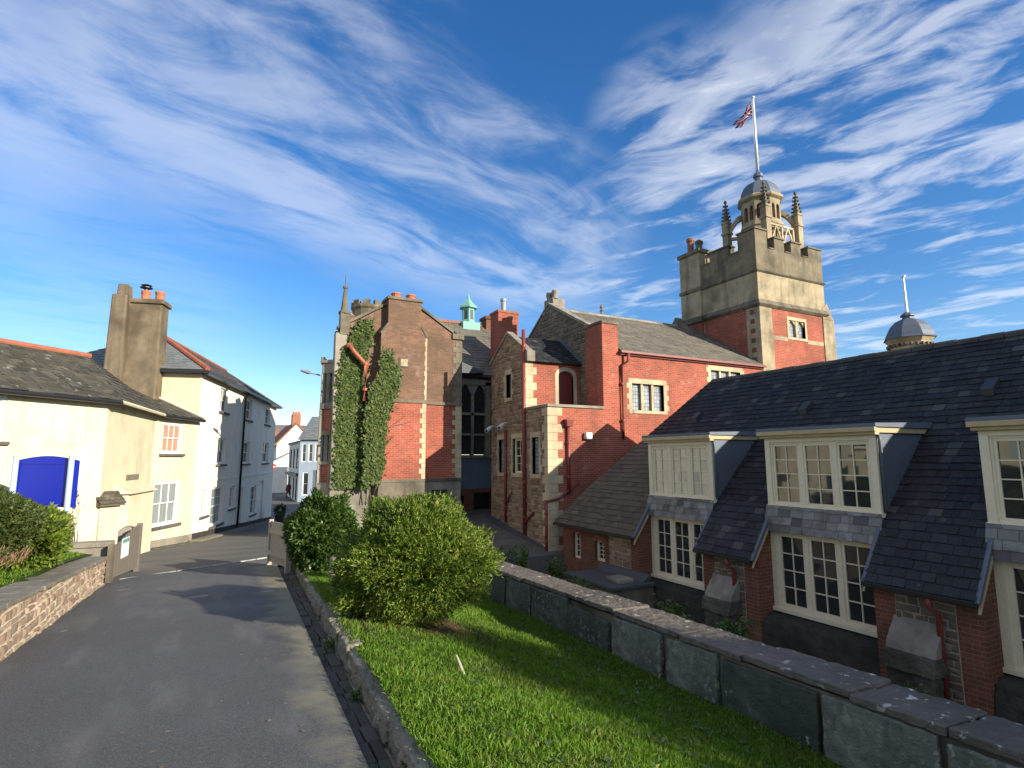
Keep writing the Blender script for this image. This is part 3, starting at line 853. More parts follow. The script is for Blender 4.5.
# blank blue notice board on two posts
sb = thing('notice_board', 'large blank royal blue board with arched top on two grey posts', 'notice board', (-3.4, 15.2, -.6))
FS = F((-3.87, 15.49), (1.05, -.54), (-.457, -.889))
Ls = math.hypot(1.05, .54)
for u in (0, Ls):
    mb = MB(); p = FS.P(u, .05, 0); mb.tube([(p[0], p[1], -.9), (p[0], p[1], 1.66)], .055, 12); po = mb.build('post', 'sign_post', sb, smooth=True)
    mb = MB(); mb.lathe([(.06, 1.66), (.06, 1.68), (.03, 1.70)], p[0], p[1], 12); mb.build('post_cap', 'sign_post', po)
arc = lambda z, h, ua, ub: [(ub - (ub - ua) * t, z + h * math.sin(math.pi * t)) for t in np.linspace(0, 1, 13)]
mb = MB(); mb.prism(FS, [(-.06, .62), (Ls + .12, .6)] + arc(1.58, .1, -.06, Ls + .12), -.03, .0); mb.build('board', 'sign_blue', sb)
mb = MB(); mb.prism(FS, [(.06, 1.50), (Ls + .0, 1.50)] + arc(1.55, .085, .06, Ls), .0, .012); mb.build('arched_heading', 'sign_blue', sb)
mb = MB(); mb.fbox(FS, .07, Ls - .03, .0, .010, .68, 1.46); mb.build('panel', 'sign_blue', sb)


# ================================================================== LIBRARY (slate roof, dormers)
lib = thing('library_building', 'low brick library with a long dark slate roof and cream dormer windows', 'building', (13, 6, -2.35))
FX = F((11.0, 0), (0, 1), (-1, 0))            # window plane; u = Y
FPIER = F((10.5, 0), (0, 1), (-1, 0))
Y0 = -3.0
# dormer list (Ya, Yb)
DORM = [(10.30, 12.67), (6.28, 8.73), (2.22, 4.65), (-1.8, .6)]
PIERS = [(8.73, 10.30), (4.65, 6.28), (.6, 2.22)]
# back-up wall behind everything
mb = MB()
wall(mb, F((11.12, 0), (0, 1), (-1, 0)), Y0, 12.8, -2.4, .5, [])
mb.box(11.3, 19, Y0, 16.3, -2.4, .4)
mb.build('wall', 'shade_brick', lib)
# main roof slopes
A = (0, 1, 0); B = (.70711, 0, .70711)
TOPB = 5.134; DB = 2.43; RIDGE = (14.73, 4.20)
def hipY(z): return 13.7 + (16.75 - 13.7) * (4.20 - z) / (4.20 + .55)
mb = MB()
P0 = (11.1, 0, .57)
slates(mb, P0, A, B, [(Y0, DB), (hipY(.57 + DB * .707), DB), (13.7, TOPB), (Y0, TOPB)], .24, .185)
for a, b in PIERS:
    slates(mb, P0, A, B, [(a, 0), (b, 0), (b, DB), (a, DB)], .24, .185)
LB = Vector((.85, 0, 1.15)).normalized(); LL = math.hypot(.85, 1.15)
for a, b in PIERS:
    slates(mb, (10.25, 0, -.58), A, LB, [(a - .05, 0), (b + .03, 0), (b + .03, LL), (a - .05, LL)], .24, .185)
mb.poly([(14.73, Y0, 4.20), (14.73, 13.7, 4.20), (19.48, 16.75, -.55), (19.48, Y0, -.55)])
roof = mb.build('roof', 'dark_slate', lib, uv=False)
mb = MB()
slates(mb, (10.25, 0, -.58), A, LB, [(12.62, 0), (16.75, 0), (hipY(.57), LL), (12.62, LL)], .26, .19)
slates(mb, P0, A, B, [(12.69, .012), (hipY(.57) - .02, .012), (hipY(.57 + DB * .707) - .02, DB), (12.69, DB)], .26, .19)
# hip end facing the red hall
hp = Vector((10.25, 16.75, -.55)); hq = Vector((19.4, 16.75, -.55)); ht = Vector((14.73, 13.7, 4.20))
ua = (hq - hp).normalized(); foot = hp + ua * (ht - hp).dot(ua); ub = (ht - foot); lb = ub.length
slates(mb, hp, ua, ub, [(0, 0), ((hq - hp).length, 0), ((ht - hp).dot(ua), lb)], .26, .2)
mb.build('old_slope', 'brown_slate', lib, uv=False)
mb = MB(); y = Y0
while y < 13.6:
    h_ = random.uniform(-.012, .012); mb.prism(F((14.73, y), (1, 0), (0, 1)), [(-.13, 4.11), (-.09, 4.20 + h_), (0, 4.25 + h_), (.09, 4.20 + h_), (.13, 4.11)], .0, .435); y += .45
mb.build('ridge_tiles', 'ridge_dark', lib)
for (vy, vx) in ((5.4, 13.35), (9.3, 13.25), (13.05, 13.25)):
    z = .57 + (vx - 11.1); mb = MB()
    mb.hexa([(vx - .06, vy - .1, z - .04), (vx + .3, vy - .1, z + .3), (vx + .3, vy + .1, z + .3), (vx - .06, vy + .1, z - .04),
             (vx - .1, vy - .11, z + .12), (vx + .2, vy - .1, z + .34), (vx + .2, vy + .1, z + .34), (vx - .1, vy + .11, z + .12)])
    mb.build('roof_vent', 'dark_metal', lib, bevel=.01)
# dormers with their windows
for i, (a, b) in enumerate(DORM):
    dm = MB()
    # lead cheeks (triangles) with a lead roof
    for y in (a, b):
        s_ = 1 if y == b else -1
        dm.cur = 0
        yo = y
        dm.prism(F((0, yo), (1, 0), (0, s_)), [(11.03, .50), (12.78, 2.2), (11.03, 2.2)], -.06, 0)
    dm.hexa([(10.82, a - .1, 2.17), (10.82, b + .1, 2.17), (12.95, b + .1, 2.17), (12.95, a - .1, 2.17), (10.82, a - .1, 2.24), (10.82, b + .1, 2.24), (12.95, b + .1, 2.30), (12.95, a - .1, 2.30)])
    dor = dm.build('dormer', 'lead', lib)
    m2 = MB(); m2.box(10.86, 11.0, a - .06, b + .06, 2.02, 2.165); m2.box(10.80, 10.86, a - .09, b + .09, 2.08, 2.168); m2.box(11.0, 12.7, a - .055, a - .002, 2.06, 2.165); m2.box(11.0, 12.7, b + .002, b + .055, 2.06, 2.165)
    m2.build('cornice', 'fascia_paint', dor, bevel=.008)
    m2 = MB(); m2.box(10.955, 11.06, a, a + .13, .52, 2.02); m2.box(10.955, 11.06, b - .13, b, .52, 2.02); m2.box(10.955, 11.06, a + .13, b - .13, 1.93, 2.02)
    m2.box(10.93, 11.06, a - .02, b + .02, .48, .56)
    m2.build('dormer_frame', 'cream_paint', dor, bevel=.006)
    window(FX, a + .13, b - .13, .56, 1.93, lib, lights=3, cols=2, rows=4, dset=-.01, cw=.035, mw=.10, sw=.05, bw=.02, gm='cream_reflection_glass' if i == 0 else 'glass')
    # lead soakers stepping up each cheek, downpipe
    m2 = MB()
    for k in range(9):
        t = k / 9; x = 11.1 + 1.68 * t; z = .57 + 1.68 * t
        m2.box(x, x + .19, a - .012, a - .002, z - .02, z + .19)
    m2.build('soakers', 'lead', dor)
    m2 = MB(); m2.tube([(11.0, a - .03, 2.05), (11.02, a - .05, 1.9), (11.02, a - .05, .62)], .032, 8); m2.build('downpipe', 'lead', dor, smooth=True)
    # slate skirt
    sk = MB(); SB = Vector((.14, 0, .55)).normalized()
    slates(sk, (10.80, 0, .0), A, SB, [(a - .02, 0), (b + .02, 0), (b + .02, .565), (a - .02, .565)], .26, .165, .012)
    sk.build('slate_skirt', 'skirt_slate', lib, uv=False)
    # lower window band
    m2 = MB(); m2.box(10.96, 11.1, a, a + .2, -1.62, .0); m2.box(10.96, 11.1, b - .14, b, -1.62, .0); m2.box(10.9, 11.1, a, b, -1.70, -1.62)
    m2.build('window_surround', 'cream_paint', lib, bevel=.006)
    window(FX, a + .2, b - .14, -1.62, -.02, lib, lights=3, cols=2, rows=4, dset=-.01, cw=.035, mw=.075, sw=.06, bw=.022)
    # plinth and lead flashing
    m2 = MB(); m2.hexa([(10.45, a, -2.4), (10.45, b, -2.4), (11.0, b, -2.4), (11.0, a, -2.4), (10.6, a, -1.82), (10.6, b, -1.82), (11.0, b, -1.71), (11.0, a, -1.71)])
    rough(m2.build('plinth', 'black_plinth', lib, bevel=.02), .06, .15, 4)
# piers with brick quoins and rubble fronts
for (a, b) in PIERS:
    m2 = MB(); m2.box(10.5, 11.06, a, b, -2.4, -.42); m2.hexa([(10.5, a, -.42), (11.06, a, -.42), (11.06, b, -.42), (10.5, b, -.42), (10.62, a, -.15), (11.06, a, .40), (11.06, b, .40), (10.62, b, -.15)])
    pr = m2.build('pier', 'orange_brick', lib)
    m2 = MB(); m2.box(10.488, 10.5, a + .36, b - .36, -2.4, -.42); m2.build('mortar_face', 'dark_mortar', pr)
    m2 = MB(); stones(m2, F((10.488, 0), (0, 1), (-1, 0)), [(a + .37, -2.4), (b - .37, -2.4), (b - .37, -.42), (a + .37, -.42)], h=(.08, .15), w=(.12, .36), dep=.02); m2.build('stonework', 'grey_rubble', pr)
    m2 = MB(); m2.box(10.20, 10.27, a - .06, b + .04, -.66, -.58); m2.build('gutter', 'black_paint', lib, bevel=.01)
    for (yy, e) in ((a - .05, -1), (b + .03, 1)):      # lead rolled verge on a painted barge board
        m2 = MB(); m2.hexa([(10.22, yy - .035, -.60), (10.30, yy - .035, -.62), (10.30, yy + .035, -.62), (10.22, yy + .035, -.60), (11.06, yy - .035, .60), (11.14, yy - .035, .58), (11.14, yy + .035, .58), (11.06, yy + .035, .60)])
        v = m2.build('verge_roll', 'lead', lib, bevel=.02)
        m2 = MB(); q = yy + e * .01; m2.hexa([(10.27, q - .02, -.76), (10.31, q - .02, -.64), (10.31, q + .02, -.64), (10.27, q + .02, -.76), (11.03, q - .02, .28), (11.07, q - .02, .44), (11.07, q + .02, .44), (11.03, q + .02, .28)])
        m2.build('barge_board', 'fascia_paint', lib)
    c_ = a + .62
    m2 = MB(); m2.tube([(10.25, c_, -.66), (10.25, c_, -.78), (10.40, c_ - .05, -.95), (10.40, c_ - .05, -2.3)], .045, 10); m2.build('downpipe', 'pipe_red', lib, smooth=True)
    # sloping buttress with weathered stone cap
    u0_, u1_ = b - 1.05, b - .35
    m2 = MB(); m2.hexa([(10.1, u0_, -2.4), (10.5, u0_, -2.4), (10.5, u1_, -2.4), (10.1, u1_, -2.4), (10.1, u0_, -1.72), (10.5, u0_, -1.72), (10.5, u1_, -1.72), (10.1, u1_, -1.72)])
    bt = rough(m2.build('buttress', 'moss_plinth', lib, bevel=.02), .06, .12, 4)
    m2 = MB(); m2.hexa([(10.16, u0_ - .03, -1.58), (10.5, u0_ - .03, -1.58), (10.5, u1_ + .03, -1.58), (10.16, u1_ + .03, -1.58), (10.2, u0_ - .03, -1.46), (10.49, u0_ - .03, -1.08), (10.49, u1_ + .03, -1.08), (10.2, u1_ + .03, -1.46)])
    rough(m2.build('weathering_stone', 'grey_stone', bt, bevel=.01), .03, .12, 4)
    m2 = MB(); m2.hexa([(10.04, u0_ - .05, -1.86), (10.5, u0_ - .05, -1.86), (10.5, u1_ + .05, -1.86), (10.04, u1_ + .05, -1.86), (10.12, u0_ - .05, -1.58), (10.5, u0_ - .05, -1.58), (10.5, u1_ + .05, -1.58), (10.12, u1_ + .05, -1.58)])
    rough(m2.build('moulded_ledge', 'moss_plinth', bt, bevel=.02), .05, .12, 4)
# north section with two arched windows
mb = MB(); ARCH = [(14.26, 14.78, -1.56, -.92), (15.56, 16.02, -1.66, -.80)]
wall(mb, FPIER, 12.67, 16.6, -2.4, -.42, ARCH, 0, .2)
mb.box(10.5, 11.06, 12.665, 12.668, -2.4, -.2); mb.poly([(10.5, 12.667, -.42), (11.06, 12.667, -.42), (11.06, 12.667, .42)])
mb.poly([(10.5, 16.6, -2.4), (11.5, 16.6, -2.4), (11.5, 16.6, -.4), (10.5, 16.6, -.4)])
nw = mb.build('annex_wall', 'orange_brick', lib)
m2 = MB(); m2.box(10.49, 10.5, 13.02, 14.0, -1.75, -.62); m2.build('mortar_face', 'dark_mortar', nw)
m2 = MB(); stones(m2, F((10.49, 0), (0, 1), (-1, 0)), [(13.0, -1.75), (14.02, -1.75), (14.02, -.62), (13.0, -.62)], h=(.09, .16), w=(.14, .4), dep=.02); m2.build('stonework', 'rubble_stone', nw)
for (a, b, e, f) in ARCH:
    window(FPIER, a, b, e, f, lib, lights=1, cols=2, rows=4, dset=-.12, cw=.04)
    m2 = MB()
    for k in range(9):
        t0, t1 = math.pi * k / 9, math.pi * (k + .86) / 9; c0 = (a + b) / 2; r0, r1 = (b - a) / 2 * .98, (b - a) / 2 + .13
        m2.prism(FPIER, [(c0 - r0 * math.cos(t0), f - .12 + .5 * r0 * math.sin(t0)), (c0 - r0 * math.cos(t1), f - .12 + .5 * r0 * math.sin(t1)), (c0 - r1 * math.cos(t1), f - .1 + .62 * r1 * math.sin(t1)), (c0 - r1 * math.cos(t0), f - .1 + .62 * r1 * math.sin(t0))], .0, .018)
    m2.build('window_arch', 'red_brick', lib)
m2 = MB(); m2.box(10.2, 10.28, 12.6, 16.8, -.66, -.585); m2.build('gutter', 'black_paint', lib, bevel=.01)
m2 = MB(); yy = 12.60; m2.hexa([(10.22, yy - .04, -.60), (10.30, yy - .04, -.62), (10.30, yy + .035, -.62), (10.22, yy + .035, -.60), (11.06, yy - .04, .61), (11.14, yy - .04, .59), (11.14, yy + .035, .59), (11.06, yy + .035, .61)]); m2.build('verge_roll', 'lead', lib, bevel=.02)
m2 = MB(); yy = 12.59; m2.hexa([(10.27, yy - .02, -.78), (10.31, yy - .02, -.64), (10.31, yy + .02, -.64), (10.27, yy + .02, -.78), (11.03, yy - .02, .26), (11.07, yy - .02, .44), (11.07, yy + .02, .44), (11.03, yy + .02, .26)]); m2.build('barge_board', 'fascia_paint', lib)
# flat lead roof with small skylight in front of the annex
m2 = MB(); m2.box(9.15, 10.48, 12.1, 14.3, -2.4, -1.80); fr = m2.build('flat_roofed_store', 'dark_stone', lib)
m2 = MB(); m2.box(9.08, 10.49, 12.03, 14.37, -1.80, -1.71); m2.hexa([(10.2, 12.2, -1.71), (10.49, 12.2, -1.71), (10.49, 14.3, -1.71), (10.2, 14.3, -1.71), (10.42, 12.2, -1.55), (10.49, 12.2, -1.53), (10.49, 14.3, -1.53), (10.42, 14.3, -1.55)]); m2.build('lead_sheet', 'lead_roof', fr, bevel=.015)
m2 = MB(); m2.box(9.5, 10.0, 12.3, 12.9, -1.71, -1.60); m2.build('skylight', 'grey_stone', fr, bevel=.02)


# ================================================================== RED BRICK HALL WITH RUBBLE WING
hall = thing('brick_hall', 'red brick hall with rubble stone gable, red drainpipes and small terrace', 'building', (14, 19, -1.5))
FR = F((0, 17.0), (1, 0), (0, -1)); FS_ = F((10.2, 0), (0, 1), (-1, 0))
# front (south) brick wall
HW = [(14.0, 15.6, 3.43, 4.48), (18.28, 20.05, 4.35, 5.30)]
mb = MB(); wall(mb, FR, 10.22, 12.62, -2.4, 3.42); wall(mb, FR, 12.62, 21.56, -2.4, 5.72, HW, 0, .2)
mb.build('brick_wall', 'red_brick', hall)
for (a, b, e, f) in HW:
    m2 = MB(); m2.fbox(FR, a - .17, a, -.2, .012, e - .12, f + .2); m2.fbox(FR, b, b + .17, -.2, .012, e - .12, f + .2); m2.fbox(FR, a, b, -.2, .012, f, f + .2); m2.fbox(FR, a, b, -.2, .03, e - .12, e)
    for k in range(3):
        m2.fbox(FR, a - .26, a - .168, -.1, .009, e + .02 + .42 * k, e + .22 + .42 * k); m2.fbox(FR, b + .168, b + .26, -.1, .009, e + .02 + .42 * k, e + .22 + .42 * k)
    lw3 = (b - a) / 3
    for k in (1, 2): m2.fbox(FR, a + lw3 * k - .06, a + lw3 * k + .06, -.2, -.04, e, f)
    so = m2.build('stone_window', 'cream_stone', hall, bevel=.008)
    m2 = MB(); m2.poly([FR.P(a, -.15, e), FR.P(b, -.15, e), FR.P(b, -.15, f), FR.P(a, -.15, f)]); m2.build('pane', 'leaded_glass', so)
# brick stack rising beside the eave
m2 = MB(); m2.box(12.62, 13.37, 16.985, 18.1, 3.40, 6.72); st = m2.build('brick_stack', 'red_brick', hall)
m2 = MB(); m2.box(12.58, 13.41, 16.94, 18.14, 6.72, 6.84); m2.build('stack_cap', 'dark_stone', st, bevel=.02)
# stone gable of the hall facing west, at X = 12.7
GX = 12.72; FGb = F((GX, 0), (0, 1), (-1, 0))
m2 = MB(); m2.poly([FGb.P(17.9, 0, 3.2), FGb.P(24.2, 0, 3.2), FGb.P(24.2, 0, 6.35), FGb.P(21.05, 0, 8.45), FGb.P(17.9, 0, 6.75)]); m2.build('gable_wall', 'dark_mortar', hall)
m2 = MB(); stones(m2, FGb, [(17.9, 3.4), (24.2, 3.4), (24.2, 6.30), (21.05, 8.42), (17.9, 6.72)], h=(.12, .22), w=(.16, .5), dep=.03); m2.build('gable_stonework', 'grey_rubble', hall)
m2 = MB()
for (p, q) in (((17.8, 6.72), (21.05, 8.47)), ((21.05, 8.47), (24.3, 6.3))):
    m2.prism(FGb, [p, q, (q[0], q[1] + .1), (p[0], p[1] + .1)], -.28, .06)
m2.build('gable_coping', 'grey_stone', hall, bevel=.01)
# hall roof
HB = Vector((0, 4.15, 2.62)); hl = HB.length
mb = MB(); slates(mb, (0, 16.82, 5.68), (1, 0, 0), HB, [(13.42, 0), (21.60, 0), (21.60, hl), (13.42, hl)], .32, .24)
slates(mb, (0, 16.82, 5.68), (1, 0, 0), HB, [(12.85, 1.6), (13.42, 1.6), (13.42, hl), (12.85, hl)], .32, .24)
mb.poly([(12.85, 20.98, 8.29), (24, 20.98, 8.29), (24, 25.2, 5.6), (12.85, 25.2, 5.6)])
hr = mb.build('roof', 'grey_slate', hall, uv=False)
mb = MB(); x = 12.9
while x < 21.5:
    mb.prism(F((x, 20.98), (0, 1), (1, 0)), [(-.15, 8.2), (-.09, 8.31), (0, 8.36), (.09, 8.31), (.15, 8.2)], 0, .44); x += .45
mb.build('ridge_tiles', 'grey_stone', hr)
m2 = MB(); m2.lathe([(.06, 8.3), (.05, 8.5), (.11, 8.52), (.03, 8.6), (.09, 8.7), (.02, 8.84)], 15.6, 20.98, 8); m2.build('finial', 'dark_stone', hr)
m2 = MB(); m2.prism(F((20.3, 0), (0, 1), (-1, 0)), [(20.2, 7.8), (21.05, 8.75), (21.9, 7.8)], 0, -.4); m2.build('roof_gablet', 'dark_stone', hr)
m2 = MB(); m2.fbox(FR, 13.4, 21.5, .0, .1, 5.56, 5.70); m2.fbox(FR, 13.38, 21.55, .1, .22, 5.62, 5.70); m2.build('eaves_gutter', 'pipe_red', hall)
# chimney group on the gable
m2 = MB(); m2.box(13.1, 13.75, 21.3, 22.1, 8.0, 8.95); ch = m2.build('gable_chimney', 'grey_stone', hall, bevel=.02)
for k in range(4):
    m2 = MB(); m2.lathe([(.13, 8.9), (.11, 9.1), (.15, 9.22), (.15, 9.3), (.10, 9.3)], 13.25 + .12 * (k % 2), 21.35 + .24 * k, 10); m2.build('chimney_pot', 'grey_stone', ch, smooth=False)
# rubble wing: west gable wall X = 10.2
SW = [(18.92 - .0, 19.72, 1.02, 2.36), (17.62, 18.17, 1.02, 2.36), (20.44, 21.0, 1.02, 2.36), (19.83, 20.3, 4.02, 4.98)]
m2 = MB(); wall(m2, FS_, 17.0, 18.62, -2.4, 3.40, SW, 0, .22); wall(m2, FS_, 18.62, 21.72, -2.4, 5.68, SW, 0, .22)
m2.poly([FS_.P(18.62, 0, 5.68), FS_.P(21.72, 0, 5.68), FS_.P(20.16, 0, 6.66)])
m2.poly([(10.2, 21.72, -2.4), (12.7, 21.72, -2.4), (12.7, 21.72, 5.7), (10.2, 21.72, 5.7)])
sw = m2.build('wing_wall', 'dark_mortar', hall)
m2 = MB(); stones(m2, FS_, [(17.0, -2.0), (18.62, -2.0), (18.62, 3.38), (17.0, 3.38)], SW, h=(.11, .2), w=(.16, .46), dep=.03)
stones(m2, FS_, [(18.62, -2.0), (21.72, -2.0), (21.72, 5.68), (20.16, 6.64), (18.62, 5.68)], SW, h=(.11, .2), w=(.16, .46), dep=.03)
m2.build('stonework', 'rubble_stone', sw)
for (a, b, e, f) in SW:
    m2 = MB(); m2.fbox(FS_, a - .1, a, -.2, .045, e - .14, f + .2); m2.fbox(FS_, b, b + .1, -.2, .045, e - .14, f + .2); m2.fbox(FS_, a, b, -.2, .045, f, f + .2); m2.fbox(FS_, a, b, -.2, .06, e - .14, e)
    for k in range(2):
        m2.fbox(FS_, a - .2, a - .098, -.1, .042, e + .1 + .6 * k, e + .34 + .6 * k); m2.fbox(FS_, b + .098, b + .2, -.1, .042, e + .1 + .6 * k, e + .34 + .6 * k)
    so = m2.build('stone_window', 'cream_stone', hall, bevel=.006)
    if a == 18.92:
        window(FS_, a, b, e, f, hall, lights=1, cols=2, rows=4, sash=True, dset=-.1, cw=.05, fm='cream_paint', name='sash_window')
    else:
        m2 = MB(); m2.poly([FS_.P(a, -.12, e), FS_.P(b, -.12, e), FS_.P(b, -.12, f), FS_.P(a, -.12, f)]); m2.build('pane', 'leaded_glass' if f < 3 else 'glass', so)
m2 = MB(); quoins(m2, FS_, 17.0, -2.0, 3.40, 1, .38, .22, .3, .045); quoins(m2, FR, 10.155, -2.0, 3.40, 1, .62, .42, .3, .012); m2.build('quoins', 'cream_stone', hall, bevel=.008)
m2 = MB(); m2.fbox(FR, 10.14, 12.62, -.22, .06, 3.42, 3.52); m2.box(10.14, 10.42, 17.22, 18.58, 3.42, 3.52); m2.build('terrace_coping', 'grey_stone', hall, bevel=.012)
m2 = MB(); m2.box(10.3, 12.7, 17.1, 18.62, 2.6, 2.7); m2.build('terrace_floor', 'lead_roof', hall)
# wing's south wall with arched red door
FD = F((0, 18.62), (1, 0), (0, -1)); DOOR = (11.66, 12.36, 2.7, 5.05)
m2 = MB(); wall(m2, FD, 10.22, 12.72, 2.65, 5.40, [DOOR], 0, .2); m2.build('terrace_wall', 'red_brick', hall)
m2 = MB(); quoins(m2, FD, 10.16, 2.7, 5.42, 1, .5, .34, .3, .014); m2.build('quoins', 'cream_stone', hall, bevel=.008)
m2 = MB(); a, b, e, f = DOOR; m2.fbox(FD, a, b, -.16, -.1, e, f); dr = m2.build('door', 'door_red', hall)
m2 = MB(); m2.fbox(FD, a - .16, a, -.2, .014, e, f - .2); m2.fbox(FD, b, b + .16, -.2, .014, e, f - .2)
for k in range(10):
    t0, t1 = math.pi * k / 10, math.pi * (k + 1) / 10; c0 = (a + b) / 2; ra, rb = .35, .51
    m2.prism(FD, [(c0 - ra * math.cos(t0), f - .2 + .55 * ra * math.sin(t0)), (c0 - ra * math.cos(t1), f - .2 + .55 * ra * math.sin(t1)), (c0 - rb * math.cos(t1), f - .2 + .7 * rb * math.sin(t1)), (c0 - rb * math.cos(t0), f - .2 + .7 * rb * math.sin(t0))], -.2, .014)
m2.build('door_surround', 'cream_stone', dr)
# wing roof
mb = MB(); WB = Vector((0, 1.72, 1.32)); wl = WB.length
slates(mb, (0, 18.44, 5.30), (1, 0, 0), WB, [(10.36, 0), (12.75, 0), (12.75, wl), (10.36, wl)], .26, .2)
mb.poly([(10.3, 20.16, 6.6), (12.75, 20.16, 6.6), (12.75, 21.9, 5.5), (10.3, 21.9, 5.5)])
mb.build('wing_roof', 'dark_slate', hall, uv=False)
m2 = MB(); m2.prism(FS_, [(18.5, 5.62), (20.16, 6.68), (20.16, 6.80), (18.5, 5.76)], -.24, .06); m2.prism(FS_, [(20.16, 6.68), (21.85, 5.62), (21.85, 5.74), (20.16, 6.80)], -.24, .06); m2.box(10.14, 10.5, 18.42, 18.72, 5.3, 5.72); m2.build('wing_coping', 'grey_stone', hall, bevel=.012)
m2 = MB(); m2.prism(FGb, [(18.45, 5.45), (18.62, 5.45), (20.3, 6.72), (20.15, 6.78)], 0, .03); m2.build('lead_flashing', 'lead', hall)
# pipes
def pipe(path, r=.055, m='pipe_red', name='drainpipe', brackets=True):
    q = MB(); q.tube(path, r, 10); o = q.build(name, m, hall, smooth=True)
    if brackets:
        q = MB(); p0, p1 = Vector(path[-2]), Vector(path[-1])
        nb = max(2, int((p1 - p0).length / 1.2))
        for k in range(nb):
            p = p0.lerp(p1, (k + .5) / nb); q.lathe([(r + .02, p.z - .04), (r + .02, p.z + .04)], p.x, p.y, 10)
        q.build('pipe_collar', m, o)
    return o
pipe([(10.12, 18.66, 6.55), (10.12, 18.66, -1.2)], .075)
pipe([(10.12, 20.25, 2.75), (10.12, 20.25, -.9)], .05)
pipe([(10.11, 19.75, .25), (10.11, 20.05, -.02), (10.12, 20.23, -.2)], .04, brackets=False)
pipe([(10.11, 18.0, -.35), (10.11, 18.45, -.62), (10.12, 18.64, -.8)], .05, brackets=False)
pipe([(10.12, 17.08, .15), (10.12, 17.08, -1.7)], .055)
pipe([(10.12, 17.0, .1), (10.6, 16.93, .22), (11.4, 16.93, .78)], .05, brackets=False)
pipe([(10.98, 16.92, 2.75), (10.98, 16.92, .35)], .06)
q = MB(); q.hexa([(10.86, 16.8, 2.72), (11.1, 16.8, 2.72), (11.1, 17.0, 2.72), (10.86, 17.0, 2.72), (10.82, 16.76, 2.98), (11.14, 16.76, 2.98), (11.14, 17.0, 2.98), (10.82, 17.0, 2.98)]); q.build('rainwater_hopper', 'pipe_red', hall, bevel=.01)
pipe([(13.72, 16.78, 5.6), (13.70, 16.82, 5.3), (13.46, 16.92, 5.12), (13.46, 16.92, 2.3)], .055)
q = MB(); q.hexa([(10.14, 17.05, -2.3), (10.19, 17.05, -2.3), (10.19, 21.7, -2.3), (10.14, 21.7, -2.3), (10.14, 17.05, -1.5), (10.19, 17.05, -1.5), (10.19, 21.7, -.75), (10.14, 21.7, -.75)]); q.build('wing_plinth', 'lead_roof', hall)
# metal flue on separate red chimney behind the wing
m2 = MB(); m2.box(11.62, 12.72, 24.0, 24.9, 5.5, 8.72); rc = m2.build('brick_chimney', 'red_brick', hall)
m2 = MB(); m2.box(11.58, 12.76, 23.96, 24.94, 8.72, 8.84); m2.build('chimney_cap', 'terracotta_tile', rc)
m2 = MB(); m2.lathe([(.13, 8.8), (.13, 9.35), (.16, 9.37), (.16, 9.5), (.05, 9.52)], 12.05, 24.3, 12); m2.build('flue', 'grey_metal', rc, smooth=False)
# alarm box and cameras
al = thing('alarm_box', 'small white box on the red brick hall wall', 'alarm box', (11.82, 16.95, 2.42))
m2 = MB(); m2.box(11.70, 11.96, 16.82, 16.998, 2.28, 2.52); m2.build('casing', 'metal_white', al, bevel=.015)
m2 = MB(); m2.box(11.72, 11.94, 16.80, 16.82, 2.30, 2.36); m2.build('vent_grille', 'grey_metal', al)
for (y, z, lab) in ((20.25, 2.92, 'white bullet security camera above the tall red drainpipe on the rubble wall'), (21.45, 2.85, 'white bullet security camera at the far left edge of the rubble wall')):
    cm = thing('security_camera', lab, 'security camera', (10.1, y, z), group='security cameras on the rubble wing')
    m2 = MB(); p0 = Vector((9.98, y - .02, z + .02)); dd = Vector((-.45, -.35, -.25)).normalized(); m2.tube([p0, p0 + dd * .34], .085, 10); m2.build('body', 'metal_white', cm, smooth=False)
    m2 = MB(); m2.tube([(10.2, y, z + .1), (10.05, y, z + .1), p0], .025, 6); m2.build('bracket', 'metal_white', cm)
    m2 = MB(); m2.tube([p0 + dd * .34, p0 + dd * .35], .06, 10); m2.build('lens', 'black_paint', cm)


# ================================================================== TOWER
tw = thing('bell_tower', 'square red brick tower with battlements, stone bands and a domed lantern', 'tower', (23.9, 19.3, -1))
TX0, TX1, TY0, TY1 = 21.56, 26.35, 17.0, 21.6
FT = F((TX0, TY0), (1, 0), (0, -1)); FTL = F((TX0, TY0), (0, 1), (-1, 0)); FTR = F((TX1, TY0), (0, 1), (1, 0)); FTB = F((TX0, TY1), (1, 0), (0, 1))
TWX, TWY = TX1 - TX0, TY1 - TY0
m2 = MB(); TWIN = [(1.98, 3.16, 7.25, 8.08)]
wall(m2, FT, 0, TWX, -2, 8.5, TWIN, 0, .2); wall(m2, FTL, 0, TWY, -2, 8.5); wall(m2, FTR, 0, TWY, -2, 8.5); wall(m2, FTB, 0, TWX, -2, 8.5)
m2.build('brick_shaft', 'red_brick', tw)
m2 = MB()
a, b, e, f = TWIN[0]
m2.fbox(FT, a - .12, a, -.2, .016, e - .12, f + .16); m2.fbox(FT, b, b + .12, -.2, .016, e - .12, f + .16); m2.fbox(FT, a, b, -.2, .016, f, f + .16); m2.fbox(FT, a, b, -.2, .03, e - .12, e); m2.fbox(FT, (a + b) / 2 - .06, (a + b) / 2 + .06, -.2, -.02, e, f)
for c0 in (a + .27, b - .27):
    for sg in (-1, 1): m2.prism(FT, [(c0 + sg * .27, f - .25), (c0 + sg * .27, f), (c0, f), (c0 + sg * .15, f - .08)][::1], -.2, -.05)
so = m2.build('stone_window', 'cream_stone', tw)
m2 = MB(); m2.poly([FT.P(a, -.14, e), FT.P(b, -.14, e), FT.P(b, -.14, f), FT.P(a, -.14, f)]); m2.build('pane', 'leaded_glass', so)
